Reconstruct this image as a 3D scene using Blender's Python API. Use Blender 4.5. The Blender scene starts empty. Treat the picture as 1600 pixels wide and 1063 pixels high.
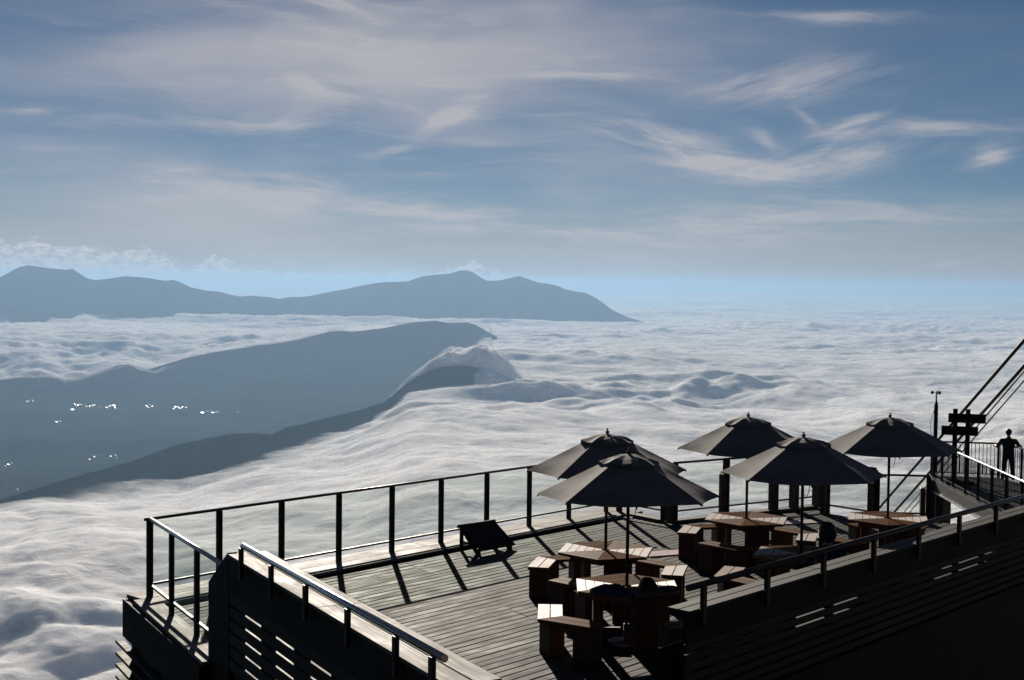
import bpy, bmesh, math, random
import numpy as np
from mathutils import Vector, Matrix
from mathutils.bvhtree import BVHTree
EXPOSURE = 0.5
SKY_SAT, SKY_VAL = 1.12, 0.46
CIRRUS_COL = (7.2, 6.8, 6.9, 1.0)
HAZE_COL = (0.24, 0.38, 0.56, 1.0)
HAZE_DENSITY = 2.9e-5
HAZE_ANISO = 0.35
USE_HAZE = True
CLOUD_COL = (0.97, 0.96, 0.955, 1.0)
CLOUD_AMP = 1.25
CLOUD_NC, CLOUD_NR, N_WISP = 960, 1000, 1
LOW_COL = (5.0, 4.6, 4.3, 1.0)
LOW_GAIN = 0.85
# azimuth, elevation, turn, half length, half width (degrees), fibre family, gain
CIRRUS = [
    (47.6, 8.4, -11, 5.8, 1.0, -1, 0.75), (50.4, 7.0, -4, 4.8, 0.8, 0, 0.85),
    (57.2, 7.6, 9, 4.8, 0.9, 1, 0.85), (57.4, 9.3, 18, 2.4, 0.7, 1, 0.8),
    (55.6, 10.2, -48, 1.2, 0.40, -1, 0.5), (53.0, 8.9, -30, 1.4, 0.5, -1, 0.45),
    (54.0, 12.0, 5, 5.4, 1.1, 1, 0.62), (56.5, 15.3, -3, 3.8, 0.40, 0, 0.6),
    (41.8, 12.35, -1, 5.4, 0.30, 0, 0.5), (34.4, 10.1, 28, 2.3, 0.6, 1, 0.75),
    (25.3, 11.4, -28, 1.2, 0.36, -1, 0.5), (31.0, 8.0, 13, 2.0, 0.28, 1, 0.5),
    (62.4, 9.2, 0, 4.6, 0.55, 0, 0.7), (65.4, 7.6, 14, 1.7, 0.7, 1, 0.9),
    (10.5, 9.4, 2, 1.6, 0.24, 0, 0.5), (26.0, 4.9, -5, 13.0, 1.0, 0, 0.62),
    (24.8, 9.5, 6, 2.6, 0.9, 1, 0.4), (56.0, 4.3, 1, 13.0, 1.1, 0, 0.6),
    (63.0, 1.5, 10, 1.2, 0.24, 1, 0.5), (20.0, 9.1, 2, 6.0, 0.5, 0, 0.35),
    (27.5, 16.2, -12, 3.0, 0.6, -1, 0.4), (46.0, 3.0, 0, 12.0, 1.0, 0, 0.45),
]
GLASS_TINT = (0.93, 0.955, 0.94, 1)
CLOUD_SSS = 45.0
# azimuth and height of the cumulus bank, in the units of the sky shader
CUMULUS_TOP = [(-4, 1.9), (6, 2.2), (9.8, 2.45), (12, 2.1), (15, 1.95), (17.2, 2.0), (18.4, 1.0), (19.4, 1.0), (20.3, 1.5), (21.6, 1.4), (22.6, 0.75), (27, 0.85), (31, 0.75), (33.6, 0.9), (35.3, 1.5), (36.6, 0.9), (38.5, 0.7), (40, 0.5), (42.5, 0.1), (47, 0.0), (74, 0.0)]
CUMULUS_COL = (9.6, 9.1, 8.8, 1.0)
CUMULUS_SHADE = (5.6, 5.8, 6.3, 1.0)
MURK_COL = (4.6, 3.3, 2.0, 1.0)

random.seed(7)
rng = np.random.default_rng(11)
scene = bpy.context.scene
COL = scene.collection

# ------------------------------------------------------------------ camera
CAM_Z = 4.2686
F_PX, PSI, PITCH, ROLL = 2080.0, math.radians(47.3686), math.radians(2.3128), math.radians(0.68)
_fw = Vector((math.sin(PSI) * math.cos(PITCH), math.cos(PSI) * math.cos(PITCH), -math.sin(PITCH)))
_rt = Vector((math.cos(PSI), -math.sin(PSI), 0.0))
_up = _rt.cross(_fw)
_rt2 = math.cos(ROLL) * _rt + math.sin(ROLL) * _up
_up2 = -math.sin(ROLL) * _rt + math.cos(ROLL) * _up
cd = bpy.data.cameras.new('camera')
cd.sensor_width = 36.0
cd.lens = F_PX / 1600.0 * 36.0
cd.clip_start = 0.1
cd.clip_end = 300000.0
cam = bpy.data.objects.new('camera', cd)
COL.objects.link(cam)
M = Matrix((( _rt2.x, _up2.x, -_fw.x, 0.0), (_rt2.y, _up2.y, -_fw.y, 0.0),
            (_rt2.z, _up2.z, -_fw.z, CAM_Z), (0, 0, 0, 1)))
cam.matrix_world = M
scene.camera = cam

# ------------------------------------------------------------------ light, exposure
SUN_EL, SUN_AZ = math.radians(18.65), math.radians(38.2)      # azimuth from +Y towards +X
sd = bpy.data.lights.new('sun', 'SUN')
sd.energy = 5.0
sd.angle = math.radians(0.5)
sd.color = (1.0, 0.905, 0.78)
sun = bpy.data.objects.new('sun', sd)
COL.objects.link(sun)
sun_dir = Vector((math.sin(SUN_AZ) * math.cos(SUN_EL), math.cos(SUN_AZ) * math.cos(SUN_EL), math.sin(SUN_EL)))
sun.rotation_euler = sun_dir.to_track_quat('Z', 'Y').to_euler()
sun.location = sun_dir * 50.0

vs = scene.view_settings
scene.display_settings.display_device = 'sRGB'
vs.view_transform = 'Standard'
vs.look = 'None'
vs.exposure = EXPOSURE
vs.gamma = 1.0
vs.use_curve_mapping = False
cy = scene.cycles
cy.use_denoising = True
cy.max_bounces = 8
cy.diffuse_bounces = 3
cy.glossy_bounces = 3
cy.transmission_bounces = 4
cy.volume_bounces = 1
cy.transparent_max_bounces = 24
cy.use_adaptive_sampling = False
cy.sample_clamp_indirect = 6.0


# ------------------------------------------------------------------ node helpers
class NT:
    """small helper for writing node trees"""
    def __init__(self, tree):
        self.t = tree
    def n(self, typ, **kw):
        nd = self.t.nodes.new(typ)
        for k, v in kw.items():
            setattr(nd, k, v)
        return nd
    def link(self, a, b):
        self.t.links.new(a, b)
    def put(self, sock, v):
        if hasattr(v, 'is_output') or isinstance(v, bpy.types.NodeSocket):
            self.link(v, sock)
        else:
            sock.default_value = v
    def math(self, op, a, b=0.0, c=0.0, clamp=False):
        nd = self.n('ShaderNodeMath', operation=op)
        nd.use_clamp = clamp
        for i, v in enumerate((a, b, c)):
            self.put(nd.inputs[i], v)
        return nd.outputs[0]
    def smooth(self, x, lo, hi, a=0.0, b=1.0):
        nd = self.n('ShaderNodeMapRange', interpolation_type='SMOOTHSTEP')
        self.put(nd.inputs['Value'], x)
        self.put(nd.inputs['From Min'], lo)
        self.put(nd.inputs['From Max'], hi)
        self.put(nd.inputs['To Min'], a)
        self.put(nd.inputs['To Max'], b)
        return nd.outputs[0]
    def xyz(self, x, y, z):
        nd = self.n('ShaderNodeCombineXYZ')
        for i, v in enumerate((x, y, z)):
            self.put(nd.inputs[i], v)
        return nd.outputs[0]
    def noise(self, vec, scale, detail=4.0, rough=0.55, dist=0.0, lac=2.0):
        nd = self.n('ShaderNodeTexNoise')
        self.link(vec, nd.inputs['Vector'])
        nd.inputs['Scale'].default_value = scale
        nd.inputs['Detail'].default_value = detail
        nd.inputs['Roughness'].default_value = rough
        nd.inputs['Lacunarity'].default_value = lac
        nd.inputs['Distortion'].default_value = dist
        return nd.outputs['Fac']
    def mixc(self, fac, a, b):
        nd = self.n('ShaderNodeMix', data_type='RGBA')
        self.put(nd.inputs[0], fac)
        self.put(nd.inputs[6], a)
        self.put(nd.inputs[7], b)
        return nd.outputs[2]


# ------------------------------------------------------------------ sky
world = bpy.data.worlds.new('World')
scene.world = world
world.use_nodes = True
world.cycles.sampling_method = 'MANUAL'
world.cycles.sample_map_resolution = 512
wt = world.node_tree
wt.nodes.clear()
W = NT(wt)
sky = W.n('ShaderNodeTexSky', sky_type='NISHITA')
sky.sun_disc = False
sky.sun_elevation = SUN_EL
sky.sun_rotation = SUN_AZ
sky.altitude = 4000.0
sky.air_density = 1.0
sky.dust_density = 0.1
sky.ozone_density = 2.8
SKY_STRENGTH = 0.05
geo = W.n('ShaderNodeTexCoord')
sep = W.n('ShaderNodeSeparateXYZ')
W.link(geo.outputs['Generated'], sep.inputs[0])
dx, dy, dz = sep.outputs
# azimuth from +Y towards +X and elevation, in units of 0.72 degree
az = W.math('MULTIPLY_ADD', W.math('ARCTAN2', dx, dy), 79.61, -27.80)
el = W.math('MULTIPLY', W.math('ARCSINE', dz), 79.61)
# cirrus: fibres in the azimuth/elevation frame, bent by a slow warp
w1 = W.noise(W.xyz(W.math('MULTIPLY', az, 0.10), W.math('MULTIPLY', el, 0.22), 2.0), 1.0, 2.0, 0.5, 0.0)
w1 = W.math('SUBTRACT', w1, 0.5)
azw = W.math('ADD', az, W.math('MULTIPLY', w1, 3.6))
elw = W.math('ADD', el, W.math('MULTIPLY', w1, 1.7))
def fibres(deg, sx, sy, off, detail):
    c, s = math.cos(math.radians(deg)), math.sin(math.radians(deg))
    a = W.math('ADD', W.math('MULTIPLY', azw, c * sx), W.math('MULTIPLY', elw, s * sx))
    b = W.math('ADD', W.math('MULTIPLY', azw, -s * sy), W.math('MULTIPLY', elw, c * sy))
    return W.noise(W.xyz(a, b, off), 1.0, detail, 0.66, 0.22)
FIB = {0: fibres(-2, 0.16, 1.35, 1.0, 5.0), 1: fibres(14, 0.2, 1.25, 7.0, 5.0), -1: fibres(-13, 0.2, 1.25, 13.0, 5.0)}
def streak(a0, e0, deg, la, lb, fam, gain, lo=0.40, hi=0.86):
    """one cirrus tuft: a soft elongated patch of fibres"""
    c, s = math.cos(math.radians(deg)), math.sin(math.radians(deg))
    A = W.math('SUBTRACT', azw, a0)
    E = W.math('SUBTRACT', elw, e0)
    a = W.math('MULTIPLY_ADD', A, c / la, W.math('MULTIPLY', E, s / la))
    b = W.math('MULTIPLY_ADD', A, -s / lb, W.math('MULTIPLY', E, c / lb))
    m = W.math('MULTIPLY_ADD', a, a, W.math('MULTIPLY', b, b))
    m = W.math('EXPONENT', W.math('MULTIPLY', m, -1.0))
    d = W.smooth(W.math('MULTIPLY_ADD', m, 0.22, FIB[fam]), lo, hi)
    return W.math('MULTIPLY', W.math('MULTIPLY', d, m), gain)
veil = W.smooth(W.noise(W.xyz(W.math('MULTIPLY', azw, 0.045), W.math('MULTIPLY', elw, 0.19), 3.1), 1.0, 3.0, 0.5, 0.3), 0.32, 0.72)
vz = W.math('DIVIDE', W.math('SUBTRACT', az, 29.0), 19.0)
vz = W.math('EXPONENT', W.math('MULTIPLY', W.math('MULTIPLY', vz, vz), -1.0))
veil = W.math('MULTIPLY', veil, W.math('MULTIPLY_ADD', vz, 0.66, 0.05))
dens = W.math('MULTIPLY_ADD', W.smooth(FIB[0], 0.45, 0.9), W.math('MULTIPLY_ADD', vz, 0.38, 0.02), veil)
vm = W.math('DIVIDE', W.math('SUBTRACT', az, 24.0), 27.0)
vm = W.math('EXPONENT', W.math('MULTIPLY', W.math('MULTIPLY', vm, vm), -1.0))
dens = W.math('MULTIPLY_ADD', vm, 0.13, dens)      # thin milky veil
for args in CIRRUS:
    dens = W.math('ADD', dens, streak(*args))
dens = W.math('MINIMUM', dens, 0.85)
hsv = W.n('ShaderNodeHueSaturation')
W.link(sky.outputs[0], hsv.inputs['Color'])
hsv.inputs['Saturation'].default_value = SKY_SAT
hsv.inputs['Value'].default_value = SKY_VAL
# grey murk low over the horizon
low = W.math('MULTIPLY', W.smooth(el, 6.0, 0.3), LOW_GAIN)
col1 = W.mixc(low, hsv.outputs[0], LOW_COL)
col1 = W.mixc(W.math('MULTIPLY', W.smooth(el, 2.2, 0.2), 0.85), col1, MURK_COL)
cir = W.mixc(dens, col1, CIRRUS_COL)
# far cumulus bank low over the horizon: its height follows a curve over the azimuth
fc = W.n('ShaderNodeFloatCurve')
cm = fc.mapping.curves[0]
for k, (a_, e_) in enumerate(CUMULUS_TOP):
    x_, y_ = (a_ + 5.0) / 80.0, e_ / 4.0
    if k < 2: cm.points[k].location = (x_, y_)
    else: cm.points.new(x_, y_)
fc.mapping.update()
W.link(W.math('DIVIDE', W.math('ADD', az, 5.0), 80.0), fc.inputs['Value'])
ctop = W.math('MULTIPLY', fc.outputs[0], 4.0)
cn = W.noise(W.xyz(W.math('MULTIPLY', az, 0.9), W.math('MULTIPLY', el, 1.9), 4.0), 1.0, 6.0, 0.62, 0.25)
cn2 = W.noise(W.xyz(W.math('MULTIPLY', az, 1.7), W.math('MULTIPLY', el, 3.2), 9.0), 1.0, 4.0, 0.6, 0.2)
cd = W.math('ADD', W.math('SUBTRACT', ctop, el), W.math('MULTIPLY', W.math('SUBTRACT', cn, 0.53), 3.2))
cmask = W.math('MULTIPLY', W.smooth(cd, 0.0, 0.22), W.smooth(el, -1.5, -0.2))
cmask = W.math('MULTIPLY', cmask, W.smooth(ctop, 0.02, 0.3))
ccol = W.mixc(W.smooth(cn2, 0.36, 0.62), CUMULUS_SHADE, CUMULUS_COL)
cir = W.mixc(W.math('MULTIPLY', cmask, 0.85), cir, ccol)
bg = W.n('ShaderNodeBackground')
W.link(cir, bg.inputs['Color'])
bg.inputs['Strength'].default_value = SKY_STRENGTH
out = W.n('ShaderNodeOutputWorld')
W.link(bg.outputs[0], out.inputs['Surface'])

# ------------------------------------------------------------------ far landscape: numpy helpers
def ray_px(u, v):
    d = _fw + _rt2 * ((u - 800.0) / F_PX) - _up2 * ((v - 531.5) / F_PX)
    return d
def at_range(u, v, r):
    """world point seen at photo point (u, v), r metres away over the ground"""
    d = ray_px(u, v)
    t = r / math.hypot(d.x, d.y)
    return (d.x * t, d.y * t, CAM_Z + d.z * t)

_perm = rng.permutation(4096)
def _grad(ix, iy, seed):
    h = _perm[(ix + _perm[(iy + seed * 131) & 4095]) & 4095]
    a = h * (2 * np.pi / 4096.0)
    return np.cos(a), np.sin(a)
def perlin(x, y, seed=0):
    x0 = np.floor(x).astype(np.int64); y0 = np.floor(y).astype(np.int64)
    fx = x - x0; fy = y - y0
    u = fx * fx * fx * (fx * (fx * 6 - 15) + 10); v = fy * fy * fy * (fy * (fy * 6 - 15) + 10)
    def g(i, j):
        gx, gy = _grad(x0 + i, y0 + j, seed)
        return gx * (fx - i) + gy * (fy - j)
    a = g(0, 0) * (1 - u) + g(1, 0) * u
    b = g(0, 1) * (1 - u) + g(1, 1) * u
    return (a * (1 - v) + b * v) * 1.5
def sstep(x, lo, hi):
    t = np.clip((x - lo) / (hi - lo), 0, 1)
    return t * t * (3 - 2 * t)

def grid_mesh(name, V, nr, nc, attrs=None):
    me = bpy.data.meshes.new(name)
    n = nr * nc
    me.vertices.add(n)
    me.vertices.foreach_set('co', np.ascontiguousarray(V, dtype=np.float32).ravel())
    i = np.arange(nr - 1)[:, None] * nc + np.arange(nc - 1)[None, :]
    q = np.stack([i, i + 1, i + nc + 1, i + nc], -1).reshape(-1, 4)
    me.loops.add(q.size)
    me.polygons.add(len(q))
    me.loops.foreach_set('vertex_index', q.ravel().astype(np.int32))
    me.polygons.foreach_set('loop_start', (np.arange(len(q)) * 4).astype(np.int32))
    me.polygons.foreach_set('use_smooth', np.ones(len(q), dtype=bool))
    me.update(calc_edges=True)
    for k, a in (attrs or {}).items():
        at = me.attributes.new(k, 'FLOAT', 'POINT')
        at.data.foreach_set('value', np.ascontiguousarray(a, dtype=np.float32).ravel())
    return me
def link_struct(name, me, mat, kind='structure'):
    o = bpy.data.objects.new(name, me)
    COL.objects.link(o)
    if mat: me.materials.append(mat)
    o['kind'] = kind
    return o

# ------------------------------------------------------------------ materials of the landscape
def new_mat(name):
    m = bpy.data.materials.new(name)
    m.use_nodes = True
    m.node_tree.nodes.clear()
    return m, NT(m.node_tree)

def mat_cloud(name, wisp_scale, alpha_noise=0.7, trans=0.08, bump=0.6, sss=0.0):
    m, T = new_mat(name)
    pos = T.n('ShaderNodeNewGeometry').outputs['Position']
    at = T.n('ShaderNodeAttribute', attribute_name='cover')
    if sss > 0:      # light seeps through the cloud
        dif = T.n('ShaderNodeBsdfPrincipled')
        dif.inputs['Base Color'].default_value = CLOUD_COL
        dif.inputs['Specular IOR Level'].default_value = 0.0
        dif.inputs['Roughness'].default_value = 1.0
        dif.subsurface_method = 'RANDOM_WALK'
        dif.inputs['Subsurface Weight'].default_value = 1.0
        dif.inputs['Subsurface Radius'].default_value = (1.0, 1.0, 1.0)
        dif.inputs['Subsurface Scale'].default_value = sss
        dif.inputs['Subsurface Anisotropy'].default_value = 0.5
    else:
        dif = T.n('ShaderNodeBsdfDiffuse')
        dif.inputs['Color'].default_value = CLOUD_COL
    tr = T.n('ShaderNodeBsdfTranslucent')
    tr.inputs['Color'].default_value = CLOUD_COL
    mx = T.n('ShaderNodeMixShader')
    mx.inputs[0].default_value = trans
    T.link(dif.outputs[0], mx.inputs[1]); T.link(tr.outputs[0], mx.inputs[2])
    # soft relief finer than the mesh
    sc = T.n('ShaderNodeMapping'); sc.inputs['Scale'].default_value = (1, 1, 1.6)
    sc.inputs['Rotation'].default_value = (0, 0, 0.5)
    T.link(pos, sc.inputs['Vector'])
    nz = T.noise(sc.outputs[0], wisp_scale, 5.0, 0.6, 0.8)
    bz = T.noise(sc.outputs[0], 0.014, 6.0, 0.66, 0.5)
    bmp = T.n('ShaderNodeBump'); bmp.inputs['Strength'].default_value = bump; bmp.inputs['Distance'].default_value = 26.0
    T.link(bz, bmp.inputs['Height'])
    T.link(bmp.outputs[0], dif.inputs['Normal']); T.link(bmp.outputs[0], tr.inputs['Normal'])
    transp = T.n('ShaderNodeBsdfTransparent')
    fin = T.n('ShaderNodeMixShader')
    a = T.math('ADD', at.outputs['Fac'], T.math('MULTIPLY', T.math('SUBTRACT', nz, 0.5), alpha_noise))
    a = T.smooth(a, 0.12, 0.78)
    T.link(a, fin.inputs[0])
    T.link(transp.outputs[0], fin.inputs[1]); T.link(mx.outputs[0], fin.inputs[2])
    o = T.n('ShaderNodeOutputMaterial')
    T.link(fin.outputs[0], o.inputs['Surface'])
    return m

def mat_hill(name, col_a, col_b, scale):
    m, T = new_mat(name)
    pos = T.n('ShaderNodeNewGeometry').outputs['Position']
    nz = T.noise(pos, scale, 6.0, 0.6, 0.3)
    c = T.mixc(T.smooth(nz, 0.35, 0.65), col_a, col_b)
    b = T.n('ShaderNodeBsdfPrincipled')
    T.link(c, b.inputs['Base Color'])
    b.inputs['Roughness'].default_value = 0.95
    b.inputs['Specular IOR Level'].default_value = 0.0
    o = T.n('ShaderNodeOutputMaterial'); T.link(b.outputs[0], o.inputs['Surface'])
    return m

# ------------------------------------------------------------------ haze
def make_haze():
    x0, x1, y0, y1, z0, z1 = -40000, 118000, -4000, 112000, -1480.0, 490.0
    bm = bmesh.new()
    bmesh.ops.create_cube(bm, size=1.0)
    for v in bm.verts:
        v.co = Vector((x0 if v.co.x < 0 else x1, y0 if v.co.y < 0 else y1, z0 if v.co.z < 0 else z1))
    me = bpy.data.meshes.new('haze'); bm.to_mesh(me); bm.free()
    m, T = new_mat('haze_air')
    pv = T.n('ShaderNodeVolumePrincipled')
    pv.inputs['Color'].default_value = HAZE_COL
    pv.inputs['Density'].default_value = HAZE_DENSITY
    pv.inputs['Anisotropy'].default_value = HAZE_ANISO
    o = T.n('ShaderNodeOutputMaterial'); T.link(pv.outputs[0], o.inputs['Volume'])
    link_struct('haze', me, m, 'stuff')
if USE_HAZE:
    make_haze()

# ------------------------------------------------------------------ terrain
hill_dark = mat_hill('forest_far', (0.014, 0.022, 0.016, 1), (0.022, 0.032, 0.02, 1), 0.004)
hill_near = mat_hill('forest_near', (0.014, 0.022, 0.015, 1), (0.024, 0.034, 0.02, 1), 0.02)
valley_mat = mat_hill('valley_fields', (0.012, 0.02, 0.018, 1), (0.026, 0.034, 0.026, 1), 0.0016)

def interp_table(tab, us):
    t = np.array(tab, dtype=float)
    out_ = []
    for k in range(1, t.shape[1]):
        out_.append(np.interp(us, t[:, 0], t[:, k]))
    return out_

def ridge_mesh(name, tab, nu, front, back, n_off, slope_f, slope_b, mat, rough, seed, wl):
    us = np.linspace(tab[0][0], tab[-1][0], nu)
    vv, rr = interp_table(tab, us)
    crest = np.array([at_range(u, v, r) for u, v, r in zip(us, vv, rr)])
    ang = np.arctan2(crest[:, 0], crest[:, 1])
    s = np.linspace(-1, 1, n_off)
    off = np.where(s < 0, -front * np.abs(s) ** 1.5, back * np.abs(s) ** 1.5)
    R = np.hypot(crest[:, 0], crest[:, 1])[None, :] + off[:, None]
    X = R * np.sin(ang)[None, :]; Y = R * np.cos(ang)[None, :]
    Hh = (crest[:, 2] + 1425)[None, :]
    drop = np.where(off < 0, -off * slope_f, off * slope_b)[:, None]
    Z = crest[None, :, 2] - Hh * (1 - np.exp(-drop / Hh * 1.15))
    n = sum(perlin(X / (wl / 2 ** k), Y / (wl / 2 ** k), seed + k) * 0.5 ** k for k in range(5))
    ridged = sum((0.5 - np.abs(perlin(X / (wl * 1.7 / 2 ** k), Y / (wl * 1.7 / 2 ** k), seed + 9 + k))) * 0.5 ** k for k in range(4))
    w = 1 - np.exp(-(np.abs(off) / (wl * 0.5)) ** 1.3)
    Z += w[:, None] * rough * (n * 0.8 + ridged * 1.3 - 0.5)
    # a ragged crest (trees, small knolls)
    Z += (1 - w[:, None]) * rough * 0.05 * sum(perlin(X / (wl * 0.16 / 2 ** k), Y / (wl * 0.16 / 2 ** k), seed + 20 + k) * 0.6 ** k for k in range(4))
    Z = np.maximum(Z, -1440)
    me = grid_mesh(name, np.stack([X, Y, Z], -1), n_off, nu)
    return link_struct(name, me, mat)

NEAR_R = [(-260, 905, 5970), (-60, 800, 6390), (60, 762, 6670), (90, 752, 6810), (200, 722, 7090), (245, 706, 7200), (280, 694, 7290), (330, 683, 7360),
          (365, 677, 7430), (405, 676.5, 7500), (424, 679, 7570), (445, 668, 7780), (470, 663, 7920), (520, 650, 8200), (560, 641, 8480), (600, 628, 8750),
          (625, 608, 9030), (650, 589, 9310), (672, 578, 9450), (697, 573, 9590), (720, 571, 9730), (745, 574, 9800), (790, 592, 9930), (850, 620, 10000), (930, 660, 10140)]
MID_R = [(-400, 612, 17090), (-200, 604, 17090), (0, 600, 17090), (100, 598, 17230), (200, 586, 17370), (300, 557, 17790), (330, 552, 17920), (350, 548, 18060),
         (400, 541, 18060), (440, 536, 18200), (470, 530.5, 18340), (500, 522, 18480), (515, 518, 18480), (530, 517, 18480), (552, 518, 18550), (570, 516.5, 18620), (600, 512.5, 18620),
         (620, 508.5, 18690), (640, 504.5, 18760), (660, 502.5, 18760), (680, 501, 18760), (700, 505, 18760), (715, 504.5, 18760), (730, 503.5, 18760), (745, 508, 18760), (755, 514, 18760), (768, 522, 18760),
         (790, 535, 18690), (830, 552, 18620), (930, 590, 18480)]
FAR_R = [(430, 478, 28350), (480, 467, 28480), (520, 459, 28620), (545, 453, 28620), (560, 449, 28620), (590, 444, 28620), (612, 441.5, 28620), (635, 440, 28620), (650, 435, 28620), (660, 432, 28620), (680, 429, 28480),
         (700, 428, 28480), (712, 425, 28480), (720, 422.5, 28480), (730, 422.5, 28480), (741, 426, 28480), (750, 433, 28480), (760, 438, 28480), (772, 439, 28480), (786, 437, 28420), (800, 433.5, 28350), (812, 431.5, 28350),
         (828, 437, 28350), (842, 441.5, 28350), (858, 443.5, 28210), (872, 447, 28210), (885, 452.5, 28070), (900, 455.5, 28070), (915, 457.5, 27930), (930, 465, 27790), (943, 474, 27790), (955, 483, 27790), (966, 489, 27790), (985, 497, 27650), (1030, 510, 27650)]
LEFT_R = [(-420, 470, 27790), (-250, 452, 28070), (-100, 446, 28350), (-40, 441, 28350), (0, 433.5, 28350), (10, 428, 28350), (22, 421, 28350), (32, 416.5, 28350), (45, 414.5, 28350), (62, 417, 28350), (85, 420, 28350), (106, 421.5, 28350), (112, 419.5, 28350),
          (122, 426, 28350), (136, 435, 28350), (150, 438, 28210), (165, 436, 27930), (180, 434, 27790), (195, 431.5, 27790), (230, 434, 27790), (258, 439, 27790), (270, 437, 27790), (282, 441, 27930),
          (298, 449, 28070), (320, 454, 28210), (345, 456, 28210), (360, 460.5, 28350), (376, 463.5, 28480), (392, 462, 28480), (405, 463, 28480), (420, 464, 28480), (436, 467, 28480), (455, 464, 28620), (480, 463, 28620), (520, 470, 28620), (600, 492, 28480)]
TREND = [(480, 463, 30010), (520, 455, 30010), (545, 450.5, 30010), (560, 447, 30010), (575, 444, 30010), (590, 442, 30010), (610, 440.5, 30010), (640, 439.5, 30010), (670, 445, 30010), (720, 470, 30010)]
ridge_mesh('ridge', NEAR_R, 520, 3600, 3300, 90, 0.45, 0.45, hill_near, 60.0, 3, 900.0)
mid_ = ridge_mesh('mountain', MID_R, 420, 6400, 3600, 80, 0.40, 0.36, hill_dark, 90.0, 40, 1900.0)
ridge_mesh('mountain', FAR_R, 460, 5000, 3600, 60, 0.43, 0.36, hill_dark, 90.0, 60, 2400.0)
ridge_mesh('mountain', LEFT_R, 460, 5000, 3600, 60, 0.43, 0.36, hill_dark, 90.0, 80, 2400.0)
ridge_mesh('mountain', TREND, 160, 3600, 3600, 40, 0.43, 0.36, hill_dark, 90.0, 90, 2400.0)

def valley_floor():
    nx = ny = 60
    xs = np.linspace(-39500, 117000, nx); ys = np.linspace(-3900, 111000, ny)
    X, Y = np.meshgrid(xs, ys)
    me = grid_mesh('valley', np.stack([X, Y, np.full_like(X, -1420.0)], -1), ny, nx)
    return link_struct('valley', me, valley_mat)
LAND = [mid_, valley_floor()]

def mountain_slope():
    """the mountain top that carries the terrace: a steep cone below the deck"""
    na, nr = 120, 60
    a = np.linspace(0, 2 * np.pi, na); r = np.concatenate([[0.5], np.geomspace(8, 3400, nr - 1)])
    A, R = np.meshgrid(a, r)
    cx, cy_ = 13.0, 6.0
    X = cx + R * np.sin(A); Y = cy_ + R * np.cos(A)
    Z = -7.5 - 0.42 * np.maximum(0, R - 11)
    Z += sstep(R, 14, 60) * (perlin(X / 40, Y / 40, 5) * 4 - 4)
    me = grid_mesh('mountain_slope', np.stack([X, Y, Z], -1), nr, na)
    link_struct('mountain_slope', me, hill_near)
mountain_slope()

# ------------------------------------------------------------------ the sea of clouds
cloud_mat = mat_cloud('cloud_sea', 0.0035, 0.85, 0.0, 0.7, CLOUD_SSS)
wisp_mat = mat_cloud('cloud_wisps', 0.0045, 1.0)

E_TAB = [(-500, 862, 5140), (-200, 812, 5560), (0, 786, 5970), (60, 768, 6180), (120, 759, 6390), (200, 755, 6600), (280, 746, 6800), (340, 727, 6950), (400, 711, 7050), (470, 693, 7430),
         (540, 675, 8000), (600, 643, 8600), (640, 617, 9000), (700, 606, 9300), (800, 612, 9730), (1000, 612, 9730), (2400, 612, 9730)]
UE_TAB = [(8340, 560), (9170, 606), (9520, 632), (9870, 655), (10280, 672), (10980, 696), (12510, 716), (14590, 738), (16670, 742), (18480, 756), (19040, 700), (19310, -500)]
RF_TAB = [(-500, 16540), (0, 16740), (100, 16670), (200, 17020), (240, 17160), (300, 17990), (400, 18270), (500, 18690), (768, 18900), (800, 18480)]
FZ_TAB = [(-500, 586), (0, 596), (60, 590), (100, 597), (140, 590), (200, 574), (240, 583), (300, 560), (400, 540), (500, 523), (600, 513), (768, 520)]

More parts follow.
